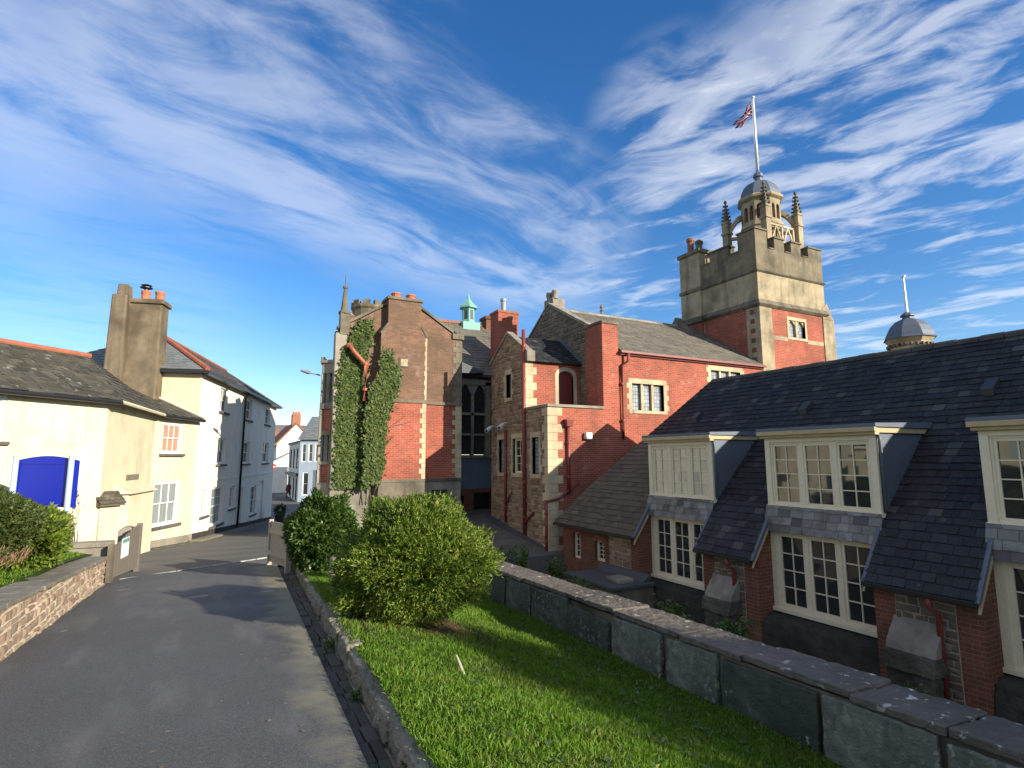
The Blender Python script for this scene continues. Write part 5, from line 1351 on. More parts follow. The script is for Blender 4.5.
def in_poly(px, pz, poly):
    ins = np.zeros(len(px), bool); n = len(poly)
    for i in range(n):
        x0, z0 = poly[i]; x1, z1 = poly[(i + 1) % n]
        cnd = ((z0 > pz) != (z1 > pz)) & (px < (x1 - x0) * (pz - z0) / (z1 - z0 + 1e-12) + x0); ins ^= cnd
    return ins
def ivy(label, poly, n, bulge, loc, base_y=22.0):
    t = thing('ivy', label, 'ivy', loc, group='ivy columns climbing the gabled building')
    xs = np.array([p[0] for p in poly]); zs = np.array([p[1] for p in poly])
    px = rng.uniform(xs.min() - .15, xs.max() + .15, n * 4); pz = rng.uniform(zs.min(), zs.max() + .15, n * 4)
    wob = .05 * np.sin(pz * 3.1) + .05 * np.sin(pz * 13 + 1) + .04 * np.sin(pz * 29) + rng.normal(0, .07, len(px))
    k = in_poly(px + wob, pz + rng.normal(0, .08, len(px)), poly)
    px, pz = px[k], pz[k]
    fr_ = sum(in_poly(px + a, pz + b, poly).astype(float) for a, b in ((.22, 0), (-.22, 0), (0, .3), (0, -.3), (.15, .2), (-.15, -.2))) / 6
    hole = np.sin(px * 9.1 + 2.3 * np.sin(pz * 2.7)) * np.sin(pz * 6.3 + 1.7 * np.sin(px * 5.1)) + .5 * np.sin(px * 21 + pz * 13)
    k = rng.random(len(px)) < np.clip(.12 + .95 * fr_ ** 1.6 - .5 * (hole > .55) * (1.25 - fr_), .03, 1); px, pz = px[k][:n], pz[k][:n]; m = len(px)
    lump = .5 + .5 * np.sin(px * 7.3 + 2 * np.sin(pz * 3.1)) * np.sin(pz * 4.7 + px * 2)
    lump = .45 * lump + .55 * rng.random(m) * (.6 + .4 * np.sin(px * 23 + 3 * np.sin(pz * 9)) * np.sin(pz * 17 + px * 5))
    xc = np.interp(pz, [zs.min(), zs.max()], [xs.mean(), xs.mean()])
    y = base_y - .04 - bulge * (.25 + .75 * lump) * rng.uniform(.4, 1, m)
    b = np.stack([px, y, pz], 1); nr = unit(np.stack([rng.normal(0, .45, m), np.full(m, -1.0), rng.normal(.25, .4, m)], 1))
    dr = unit(np.stack([rng.normal(0, .6, m), rng.normal(-.15, .2, m), rng.normal(-.7, .5, m)], 1)); dr = unit(dr - nr * (dr * nr).sum(1, keepdims=True)); sd = np.cross(nr, dr)
    leafmesh('foliage', b, dr, sd, rng.uniform(.07, .14, m), rng.uniform(.07, .13, m), 'ivy_leaf', t)
    q = MB(); x0 = float(xs[np.argmin(zs)]) + .2
    for k in range(4):
        pts = [Vector((x0 + .12 * k, base_y - .03, zs.min() - .5))]
        for j in range(8): pts.append(pts[-1] + Vector((rng.uniform(-.12, .12), 0, (zs.max() - zs.min()) / 11)))
        q.tube(pts, .02, 5)
    if label.startswith('shorter'):      # bare tendrils creeping out over the brick below the leaves
        for k in range(16):
            pts = [Vector((5.0 + .03 * k, base_y - .012, .9 + .17 * k))]
            dv_ = Vector((rng.uniform(.02, .10), 0, rng.uniform(.05, .13)))
            for j in range(int(rng.integers(5, 10))):
                dv_ = dv_ + Vector((rng.uniform(-.035, .035), 0, rng.uniform(-.03, .035))); pts.append(pts[-1] + dv_)
            q.tube(pts, .009, 4)
    q.build('stem', 'bark', t)
ivy('ivy column with the orange-brown drainpipe at its edge, reaching up to the gable coping', [(3.74, .5), (4.86, .5), (4.86, 3.4), (4.78, 4.3), (4.72, 5.3), (5.1, 6.7), (5.05, 7.2), (4.7, 7.1), (4.3, 6.6), (4.15, 6.0), (3.9, 5.8), (3.74, 4)], 14000, .22, (4.1, 22, -1))
ivy('shorter ivy column spreading over the chimney breast with bare tendrils below', [(4.78, .5), (5.4, .7), (5.55, 2.2), (5.6, 3.2), (5.85, 4.0), (6.12, 4.6), (6.1, 5.1), (5.8, 5.3), (5.6, 5.9), (5.36, 5.8), (5.28, 4.9), (4.95, 4.2), (4.8, 3.6)], 11000, .22, (5.2, 21.6, -1), 21.625)
# street lamp arm on the oriel
sl = thing('street_lamp', 'slim dark street lamp on a bracket arm from the bay of the ivy clad building', 'street lamp', (3.2, 22.9, 5.0))
m2 = MB(); m2.tube([(3.25, 22.9, 4.88), (2.75, 22.6, 4.92)], .03, 6); m2.build('arm', 'grey_metal', sl)
m2 = MB(); m2.hexa([(2.42, 22.28, 4.90), (2.52, 22.2, 4.90), (2.88, 22.6, 4.86), (2.74, 22.7, 4.86), (2.44, 22.3, 4.96), (2.5, 22.24, 4.96), (2.86, 22.62, 5.0), (2.76, 22.68, 5.0)]); m2.build('lantern_head', 'grey_metal', sl, bevel=.015)

# ================================================================== WHITE TERRACE
wh = thing('white_house', 'three storey white rendered house with a slate hipped roof and sash windows', 'house', (0.5, 30, -1.8))
LEN = 15.85; DEP = 5.2
ww_ = [(2.75, 4.0, 3.72, 4.78), (7.5, 8.8, 3.68, 4.8), (12.4, 13.8, 3.72, 4.8), (2.8, 4.1, 1.38, 2.55), (7.45, 8.8, 1.36, 2.55), (12.2, 13.9, 1.36, 2.6), (1.0, 1.85, -.72, .33), (2.35, 4.2, -1.28, .38), (5.3, 6.2, -.78, .3), (9.7, 11.0, -1.5, .1)]
wdoor = [(7.0, 7.85, -1.9, .12), (11.7, 13.0, -2.16, .3)]
m2 = MB(); wall(m2, FW, 0, LEN, -2.8, 5.12, ww_ + wdoor, 0, .18); m2.build('front_wall', 'white_render', wh)
nin = Vector((-.968, .25, 0)); C2 = W0 + nin * DEP; C3 = W1 + nin * DEP
m2 = MB(); m2.poly([(W0.x, W0.y, -2), (C2.x, C2.y, -2), (C2.x, C2.y, 5.12), (W0.x, W0.y, 5.12)]); m2.build('end_wall', 'ochre_render', wh)
m2 = MB(); m2.poly([(W1.x, W1.y, -3), (C3.x, C3.y, -3), (C3.x, C3.y, 5.12), (W1.x, W1.y, 5.12)]); m2.poly([(C2.x, C2.y, -3), (C3.x, C3.y, -3), (C3.x, C3.y, 5.12), (C2.x, C2.y, 5.12)]); m2.build('rear_wall', 'white_render', wh)
for k, (a, b, e, f) in enumerate(ww_):
    window(FW, a, b, e, f, wh, lights=1, cols=2, rows=4 if f - e > 1.3 else 2, sash=True, dset=-.09, cw=.06, fm='white_paint', gm='net_glass' if k in (6, 7, 8) else 'glass', sill=(.14, .09, .09), name='sash_window')
for k, (a, b, e, f) in enumerate(wdoor):
    m2 = MB(); m2.fbox(FW, a, b, -.16, -.1, e, f); dr = m2.build('door', 'white_paint' if k == 0 else 'white_render', wh); m2 = MB()
    for i in range(2):
        for j in range(2): m2.fbox(FW, lerp(a, b, .12 + .44 * i), lerp(a, b, .44 + .44 * i), -.1, -.085, lerp(e, f, .08 + .45 * j), lerp(e, f, .45 + .45 * j))
    m2.build('door_panel', 'white_paint', dr)
m2 = MB(); line_strip(m2, FW, 0, 1, 0, 1, 0) if False else None
m2.hexa([FW.P(0, -.1, -2.6), FW.P(LEN, -.1, -3.2), FW.P(LEN, .04, -3.2), FW.P(0, .04, -2.6), FW.P(0, -.1, -1.25), FW.P(LEN, -.1, -2.16), FW.P(LEN, .04, -2.16), FW.P(0, .04, -1.25)]); m2.build('plinth', 'black_plinth', wh)
m2 = MB(); m2.hexa([FW.P(-.3, .04, -2.6), FW.P(LEN, .04, -3.2), FW.P(LEN, .5, -3.2), FW.P(-.3, .5, -2.6), FW.P(-.3, .04, -1.44), FW.P(LEN, .04, -2.33), FW.P(LEN, .5, -2.34), FW.P(-.3, .5, -1.45)]); m2.build('pavement_edge', 'capping', wh, bevel=.02)
m2 = MB(); m2.fbox(FW, .05, LEN, -.02, .025, .68, .76); m2.build('string_course', 'white_render', wh)
m2 = MB(); m2.tube([FW.P(6.95, .02, 5.0), FW.P(6.95, .22, 4.98), FW.P(6.9, .1, 4.8), FW.P(6.7, .1, -1.75)], .055, 8); m2.build('downpipe', 'black_paint', wh, smooth=True)
ov = .28; e_ = 5.12
def wp(m, dp, z): p = W0 + (W1 - W0).normalized() * m + nin * dp; return (p.x, p.y, z)
E0, E1, E2, E3 = wp(-ov, -ov, e_), wp(LEN + ov, -ov, e_), wp(LEN + ov, DEP + ov, e_), wp(-ov, DEP + ov, e_)
RA, RB = wp(2.6, DEP / 2, 7.05), wp(LEN - 2.6, DEP / 2, 7.05)
mb = MB(); slate_face(mb, [E0, E1, RB, RA], .3, .22); mb.build('front_slope', 'purple_slate', wh, uv=False)
mb = MB(); slate_face(mb, [E3, E0, RA], .3, .22); mb.build('hip_slope', 'clean_slate', wh, uv=False)
mb = MB(); slate_face(mb, [E1, E2, RB], .3, .22); mb.poly([E2, E3, RA, RB]); mb.build('rear_slope', 'dark_slate', wh, uv=False)
m2 = MB(); m2.tube([Vector(E0) + Vector((0, 0, .03)), Vector(RA) + Vector((0, 0, .03))], .11, 8); m2.tube([Vector(RA) + Vector((0, 0, .02)), Vector(RB) + Vector((0, 0, .02))], .09, 8); m2.build('hip_tiles', 'ridge_red', wh)
m2 = MB(); m2.hexa([wp(-ov, -ov - .06, e_ - .14), wp(LEN + ov, -ov - .06, e_ - .14), wp(LEN + ov, 0, e_ - .14), wp(-ov, 0, e_ - .14), wp(-ov, -ov - .06, e_ - .02), wp(LEN + ov, -ov - .06, e_ - .02), wp(LEN + ov, 0, e_ - .02), wp(-ov, 0, e_ - .02)])
m2.hexa([wp(-ov - .06, -ov, e_ - .14), wp(0, -ov, e_ - .14), wp(0, DEP, e_ - .14), wp(-ov - .06, DEP, e_ - .14), wp(-ov - .06, -ov, e_ - .02), wp(0, -ov, e_ - .02), wp(0, DEP, e_ - .02), wp(-ov - .06, DEP, e_ - .02)]); m2.build('eaves_gutter', 'black_paint', wh)
# massive rendered chimney on the end wall
m2 = MB(); 
def cbox(q, m0, m1, d0, d1, z0, z1, tp=0.0):
    q.hexa([wp(m0, d0, z0), wp(m1, d0, z0), wp(m1, d1, z0), wp(m0, d1, z0), wp(m0 + tp, d0 + tp, z1), wp(m1 - tp, d0 + tp, z1), wp(m1 - tp, d1 - tp, z1), wp(m0 + tp, d1 - tp, z1)])
cbox(m2, -.6, .2, 1.4, 2.6, 3.6, 7.72, .02); cbox(m2, -1.0, .1, 2.45, 3.1, 3.6, 7.85, .06); cm = m2.build('chimney', 'chimney_render', wh, bevel=.06)
m2 = MB(); cbox(m2, -.67, .27, 1.33, 2.55, 7.6, 7.8, .03); cbox(m2, -.8, -.3, 2.55, 2.95, 7.85, 8.3, .03); m2.build('chimney_head', 'chimney_render', cm, bevel=.05)
for dd, cowl in ((1.62, False), (2.12, True)):
    p = wp(-.3, dd, 0); m2 = MB(); m2.lathe([(.17, 7.8), (.15, 8.0), (.18, 8.12), (.17, 8.17), (.1, 8.17)], p[0], p[1], 12); po = m2.build('chimney_pot', 'terracotta', cm, smooth=False)
    if cowl: m2 = MB(); m2.lathe([(.08, 8.15), (.08, 8.28), (.22, 8.29), (.22, 8.32), (.1, 8.36), (.2, 8.40), (.04, 8.46)], p[0], p[1], 12); m2.build('cowl', 'black_paint', po)
# ================================================================== CREAM HOUSE
yh = thing('cream_house', 'cream rendered two storey house with a mossy slate roof and red ridge', 'house', (-4, 19.5, -1.3))
YW = [(.5, 1.72, 1.80, 2.92), (.22, 1.80, -.72, .84)]
m2 = MB(); wall(m2, FYR, 0, (W0 - YR1).length, -2.4, 3.16, YW, 0, .16); m2.build('front_wall', 'cream_render', yh)
window(FYR, *YW[0], yh, lights=1, cols=3, rows=2, sash=True, dset=-.05, cw=.07, fm='white_paint', gm='curtain_glass', sill=(.14, .09, .09), name='sash_window')
window(FYR, *YW[1], yh, lights=1, cols=3, rows=2, sash=True, dset=-.05, cw=.08, fm='white_paint', gm='net_glass', sill=(.14, .09, .1), name='sash_window')
SL = (YR1 - YL0).length
m2 = MB(); wall(m2, FYS, 0, SL, -2.4, 3.2); m2.build('side_wall', 'olive_render', yh)
YLW = [(2.36, 3.4, 2.02, 3.08), (5.6, 6.7, 2.02, 3.08)]
m2 = MB(); wall(m2, FYL, 0, 9, -2.4, 3.22, YLW, 0, .16); m2.build('left_wall', 'cream_render', yh)
for q in YLW: window(FYL, *q, yh, lights=1, cols=2, rows=4, sash=True, dset=-.05, cw=.07, fm='white_paint', sill=(.1, .08, .08), name='sash_window')
m2 = MB(); m2.fbox(FYL, .50, .54, 0, .018, 2.0, 3.1); m2.fbox(FYL, 1.32, 1.36, 0, .018, 2.0, 3.1); m2.fbox(FYL, .54, 1.32, 0, .018, 3.05, 3.1); m2.fbox(FYL, .54, 1.32, 0, .018, 2.0, 2.04); m2.build('blind_window_moulding', 'cream_render', yh)
# buttress, slot vent and tiny pent roof on the side wall
m2 = MB(); m2.hexa([FYS.P(.95, 0, -2), FYS.P(3.5, 0, -2), FYS.P(3.4, .42, -2), FYS.P(1.0, .42, -2), FYS.P(.95, 0, .62), FYS.P(3.5, 0, .62), FYS.P(3.4, .38, .62), FYS.P(1.0, .38, .62)]); bt = m2.build('buttress', 'cream_render', yh, bevel=.03)
m2 = MB(); m2.hexa([FYS.P(.85, 0, .62), FYS.P(3.6, 0, .62), FYS.P(3.5, .5, .62), FYS.P(.9, .5, .62), FYS.P(.95, 0, .9), FYS.P(3.5, 0, .9), FYS.P(3.4, .2, .78), FYS.P(1.0, .2, .78)]); m2.build('buttress_cap', 'olive_render', bt, bevel=.02)
m2 = MB(); m2.fbox(FYS, 1.9, 3.0, -.02, .03, .98, 1.14); m2.build('slot_vent', 'dark_stone', yh)
m2 = MB(); slate_face(m2, [FYL.P(-.62, .20, .42), FYL.P(.1, .20, .42), FYL.P(.1, -.18, .74), FYL.P(-.62, -.18, .74)], .16, .13); m2.hexa([FYL.P(-.6, .17, .36), FYL.P(.08, .17, .36), FYL.P(.08, -.3, .36), FYL.P(-.6, -.3, .36), FYL.P(-.6, .17, .415), FYL.P(.08, .17, .415), FYL.P(.08, -.3, .70), FYL.P(-.6, -.3, .70)]); pr = m2.build('pent_roof', 'brown_slate', yh, uv=False)
m2 = MB(); m2.fbox(FYL, -.56, -.01, -.6, .04, -2, .38); m2.build('recess_panel', 'olive_render', pr)
m2 = MB()
for Fr, L in ((FYR, (W0 - YR1).length),):
    m2.hexa([Fr.P(0, -.1, -2.6), Fr.P(L, -.1, -2.6), Fr.P(L, .05, -2.6), Fr.P(0, .05, -2.6), Fr.P(0, -.1, -1.15), Fr.P(L, -.1, -1.26), Fr.P(L, .05, -1.26), Fr.P(0, .05, -1.15)])
m2.build('plinth', 'grey_stone', yh)
# roof: three planes meeting under the chimney
def up3(p, z): return (p[0], p[1], z)
eL = FYL.P(9, .25, 3.2); e0 = (YL0.x + .32, YL0.y - .1, 3.2); e1 = (YR1.x + .28, YR1.y - .1, 3.16); e2 = FYR.P((W0 - YR1).length - .02, .24, 3.16)
r0 = (-3.85, 20.9, 4.72); rL = (r0[0] - 6.2, r0[1] - 6.2, 4.70); t2 = (W0.x + nin.x * 3.2 - .03, W0.y + nin.y * 3.2 - .1, 4.74); 
mb = MB(); slate_face(mb, [e0, eL, rL, r0], .28, .2)
slate_face(mb, [e1, e0, r0], .28, .2); slate_face(mb, [e1, e2, t2], .28, .2); slate_face(mb, [e1, t2, r0], .28, .2)
mb.poly([r0, rL, (rL[0] - 2, rL[1] + 2, 3.2), (r0[0] - 3, r0[1] + 3, 3.2)]); mb.poly([r0, t2, (-6, 26.5, 3.4), (r0[0] - 3, r0[1] + 3, 3.2)])
yr = mb.build('roof', 'mossy_slate', yh, uv=False)
m2 = MB(); m2.tube([Vector(r0) + Vector((.05, .05, .03)), Vector(rL) + Vector((0, 0, .03))], .09, 8); m2.build('ridge_tiles', 'ridge_red', yr)
m2 = MB(); m2.tube([Vector(e2) + Vector((.0, -.03, .06)), Vector(t2) + Vector((0, -.03, .07))], .05, 6); m2.build('mortar_fillet', 'cream_render', yr)
m2 = MB()
for p, q in ((e0, eL), (e1, e2)):
    m2.tube([Vector(p) + Vector((0, 0, -.06)), Vector(q) + Vector((0, 0, -.06))], .065, 8)
m2.build('gutter', 'black_paint', yh)
m2 = MB(); m2.tube([Vector(e0) + Vector((0, 0, -.04)), Vector(e1) + Vector((0, 0, -.04))], .05, 6); m2.build('verge_board', 'cream_render', yh)

# ================================================================== FAR STREET
fg = thing('white_gabled_house', 'far white gabled house with an orange chimney at the street end', 'house', (8.3, 80, -2.6))
FF = F((6.2, 79), (1, .05), (.05, -1))
m2 = MB(); m2.prism(FF, [(0, -2.6), (4.4, -2.6), (4.4, 4.0), (2.35, 6.2), (0, 3.5)], -9, 0); m2.build('wall', 'white_render', fg)
m2 = MB(); m2.prism(FF, [(-.3, 3.3), (0, 3.52), (2.35, 6.22), (2.35, 6.42), (-.3, 3.5)], -9.2, .2); m2.prism(FF, [(2.35, 6.22), (4.4, 4.02), (4.7, 3.75), (4.7, 3.95), (2.35, 6.42)], -9.2, .2); m2.build('roof', 'terracotta_tile', fg)
m2 = MB(); m2.fbox(FF, 1.8, 2.85, -1.2, -.2, 5.7, 7.5); c_ = m2.build('chimney', 'terracotta_tile', fg)
for k in range(3): m2 = MB(); p = FF.P(2.0 + .35 * k, -.7, 0); m2.lathe([(.16, 7.5), (.13, 7.9), (.1, 7.92)], p[0], p[1], 8); m2.build('chimney_pot', 'terracotta', c_)
bs = thing('blue_house', 'pale blue shop house at the bend of the street', 'house', (8, 58, -2.6))
FB = F((6.7, 58.5), (2.1, -1.1), (-.46, -.88)); LB_ = math.hypot(4.2, 2.2)
BW = [(.2, .65, 1.3, 3.1), (.85, 1.3, 1.3, 3.1), (1.5, 1.95, 1.3, 3.1), (2.15, 2.6, 1.3, 3.1), (2.8, 3.25, 1.3, 3.1), (.4, 1.0, -1.9, .3), (1.35, 1.75, -2.5, .5), (2.0, 2.6, -1.9, .3)]
m2 = MB(); wall(m2, FB, 0, 5, -2.7, 3.5, BW, 0, .15); m2.poly([FB.P(0, 0, -2.7), FB.P(0, -6, -2.7), FB.P(0, -6, 3.5), FB.P(0, 0, 3.5)]); m2.build('wall', 'blue_render', bs)
for k, q in enumerate(BW):
    if k == 6: m2 = MB(); m2.fbox(FB, q[0], q[1], -.12, -.06, q[2], q[3]); m2.build('door', 'blue_plaster', bs)
    else: window(FB, *q, bs, lights=1, cols=1, rows=2, fm='white_paint', dset=-.04, cw=.05)
m2 = MB(); slate_face(m2, [FB.P(-.2, .25, 3.45), FB.P(5, .25, 3.45), FB.P(5, -3.5, 6.0), FB.P(-.2, -3.5, 6.0)], .5, .35); m2.build('roof', 'clean_slate', bs, uv=False)
ps = thing('pale_shop', 'pale grey shop with three upper windows facing the street', 'shop', (6.8, 64, -2.6))
FPs = F((6.7, 58.7), (.12, 11), (-1, .01)); PW = [(1.0, 2.6, .6, 2.7), (4.2, 5.8, .6, 2.7), (7.6, 9.2, .6, 2.7), (.8, 2.4, -2.5, -.3), (3.6, 5.0, -2.5, -.3), (6.5, 9.6, -2.3, -.3)]
m2 = MB(); wall(m2, FPs, 0, 11, -2.7, 3.2, PW, 0, .15); m2.poly([FPs.P(11, 0, -2.7), FPs.P(11, -6, -2.7), FPs.P(11, -6, 3.2), FPs.P(11, 0, 3.2)]); m2.poly([FPs.P(0, 0, -2.7), FPs.P(0, -6, -2.7), FPs.P(0, -6, 3.2), FPs.P(0, 0, 3.2)]); m2.poly([FPs.P(0, 0, 3.2), FPs.P(11, 0, 3.2), FPs.P(11, -6, 3.2), FPs.P(0, -6, 3.2)]); m2.build('wall', 'white_render', ps)
for q in PW: window(FPs, *q, ps, lights=1, cols=1, rows=2, fm='dark_metal', dset=-.05)
m2 = MB(); m2.fbox(FPs, .2, 10.8, 0, .35, -.1, .2); m2.build('shop_fascia', 'dark_metal', ps); m2 = MB(); m2.fbox(FPs, -.1, 11.1, -.2, .15, 3.2, 3.4); m2.build('cornice', 'grey_stone', ps)
ln = thing('low_outhouse', 'low grey rendered outbuilding beside the far white gable', 'outbuilding', (6, 76, -2.6))
m2 = MB(); FN = F((5.0, 76), (1, 0), (0, -1)); m2.prism(FN, [(0, -2.6), (2.4, -2.6), (2.4, 2.2), (0, .9)], -3, 0); m2.build('wall', 'white_render', ln); m2 = MB(); m2.prism(FN, [(-.2, .8), (2.5, 2.25), (2.5, 2.4), (-.2, .95)], -3.1, .15); m2.build('roof', 'clean_slate', ln)
for (x, y, w_, h_, z_, mm, lab) in ((4.5, 118, 10, 4.5, 7.4, 'terracotta_tile', 'distant red tiled house roof behind the white gable, left'), (16, 122, 14, 4.5, 8.6, 'purple_slate', 'distant grey roofed house behind the white gable, right'), (12.4, 100, 5, 4.5, 5.6, 'terracotta_tile', 'distant orange roofed house between the white gable and blue house')):
    t = thing('distant_house', lab, 'house', (x, y, -2.6)); FF2 = F((x - w_ / 2, y), (1, 0), (0, -1))
    m2 = MB(); m2.fbox(FF2, 0, w_, -6, 0, -3, z_ - 2); m2.build('wall', 'white_render', t)
    m2 = MB(); m2.poly([FF2.P(-.3, .3, z_ - 2.1), FF2.P(w_ + .3, .3, z_ - 2.1), FF2.P(w_ + .3, -3, z_), FF2.P(-.3, -3, z_)]); m2.poly([FF2.P(-.3, -6.3, z_ - 2.1), FF2.P(w_ + .3, -6.3, z_ - 2.1), FF2.P(w_ + .3, -3, z_), FF2.P(-.3, -3, z_)]); m2.build('roof', mm, t)
    m2 = MB(); m2.fbox(FF2, w_ * .3, w_ * .3 + .9, -3.4, -2.6, z_ - .6, z_ + 1.0); m2.build('chimney', 'terracotta', t)
# round red road sign on the corner of the white house
rs = thing('road_sign', 'small round red road sign on a post past the white house corner', 'road sign', (4.44, 59.6, -2.55))
m2 = MB(); m2.tube([(4.44, 59.6, -2.55), (4.44, 59.6, 1.1)], .04, 8); m2.build('post', 'grey_metal', rs)
m2 = MB(); Fz = F((4.44, 59.54), (1, 0), (0, -1)); m2.prism(Fz, [(.3 * math.cos(a), .85 + .3 * math.sin(a)) for a in np.linspace(0, 2 * math.pi, 20)[:-1]], -.02, .01); dsk = m2.build('disc', 'sign_red', rs)
m2 = MB(); m2.fbox(Fz, -.2, .2, .01, .016, .8, .9); m2.build('white_bar', 'white_paint', dsk)
pl_ = thing('planter', 'dark planter with a small shrub beside the white house doorway', 'planter', (3.4, 38, -2.3))
px_, py_ = 3.35, 37.8
m2 = MB(); m2.lathe([(.22, road_z(py_)), (.3, road_z(py_) + .45), (.33, road_z(py_) + .47), (.26, road_z(py_) + .44)], px_, py_, 10); m2.build('pot', 'dark_metal', pl_)
n_ = 500; dv = unit(rng.normal(0, 1, (n_, 3))); b_ = np.array([px_, py_, road_z(py_) + .75]) + dv * rng.uniform(.1, .34, (n_, 1)); leafmesh('foliage', b_, dv, unit(np.cross(dv, rng.normal(0, 1, (n_, 3)))), .12, .08, 'holly_leaf', pl_)

# person walking in the far street
def person(x, y, zg, face):
    t = thing('person', 'person in a dark red coat and black trousers walking down the far street', 'person', (x, y, zg))
    me = bpy.data.meshes.new('body'); H = 1.7
    V = [(0, 0, .95), (0, .01, 1.2), (0, .01, 1.42), (0, .0, 1.5), (0, .02, 1.58),
         (.09, 0, .9), (.10, .14, .5), (.10, .05, .09), (.10, .2, .04), (-.09, 0, .9), (-.10, -.1, .5), (-.10, -.3, .13), (-.10, -.2, .06),
         (.18, 0, 1.40), (.24, -.06, 1.15), (.23, .06, .92), (.23, .1, .84), (-.18, 0, 1.40), (-.24, .06, 1.15), (-.23, .14, .93), (-.23, .18, .86)]
    Ed = [(0, 1), (1, 2), (2, 3), (3, 4), (0, 5), (5, 6), (6, 7), (7, 8), (0, 9), (9, 10), (10, 11), (11, 12), (2, 13), (13, 14), (14, 15), (15, 16), (2, 17), (17, 18), (18, 19), (19, 20)]
    me.from_pydata(V, Ed, []); o = bpy.data.objects.new('body', me); COL.objects.link(o); o.parent = t; t.rotation_euler = (0, 0, face)
    sk = o.modifiers.new('skin', 'SKIN'); rad = [.15, .145, .15, .06, .055, .1, .065, .045, .04, .1, .065, .045, .04, .075, .05, .04, .03, .075, .05, .04, .03]
    for v, r_ in zip(me.skin_vertices[0].data, rad): v.radius = (r_, r_ * (.75 if r_ > .12 else 1))
    me.skin_vertices[0].data[0].use_root = True
    ss = o.modifiers.new('sub', 'SUBSURF'); ss.levels = 1; ss.render_levels = 1
    me.materials.append(MATS['trousers'])
    def sub(nm, m, build):
        q = MB(); build(q); ob = q.build(nm, m, None, smooth=True); ob.parent = t; return ob
    sub('coat', 'coat', lambda q: q.lathe([(.20, .70), (.21, .85), (.19, 1.05), (.2, 1.3), (.17, 1.43), (.08, 1.5)], 0, 0, 14))
    def sleeves(q):
        for s_ in (1, -1):
            y1 = -.06 * s_; q.tube([(.17 * s_, 0, 1.40), (.24 * s_, y1, 1.15), (.23 * s_, y1 + .12, .95)], [.085, .068, .058], 10)
    sub('sleeves', 'coat', sleeves)
    hd = sub('head', 'skin', lambda q: (q.lathe([(.03, 1.50), (.07, 1.53), (.088, 1.60), (.09, 1.66), (.075, 1.71), (.03, 1.74)], 0, .015, 12), q.hexa([(-.015, .095, 1.585), (.015, .095, 1.585), (.012, .125, 1.59), (-.012, .125, 1.59), (-.008, .095, 1.64), (.008, .095, 1.64), (.006, .105, 1.635), (-.006, .105, 1.635)])))
    sub('hair', 'hair', lambda q: q.lathe([(.094, 1.62), (.102, 1.67), (.085, 1.73), (.03, 1.76)], 0, -.012, 12))
person(6.3, 63.0, -2.53, R(150))


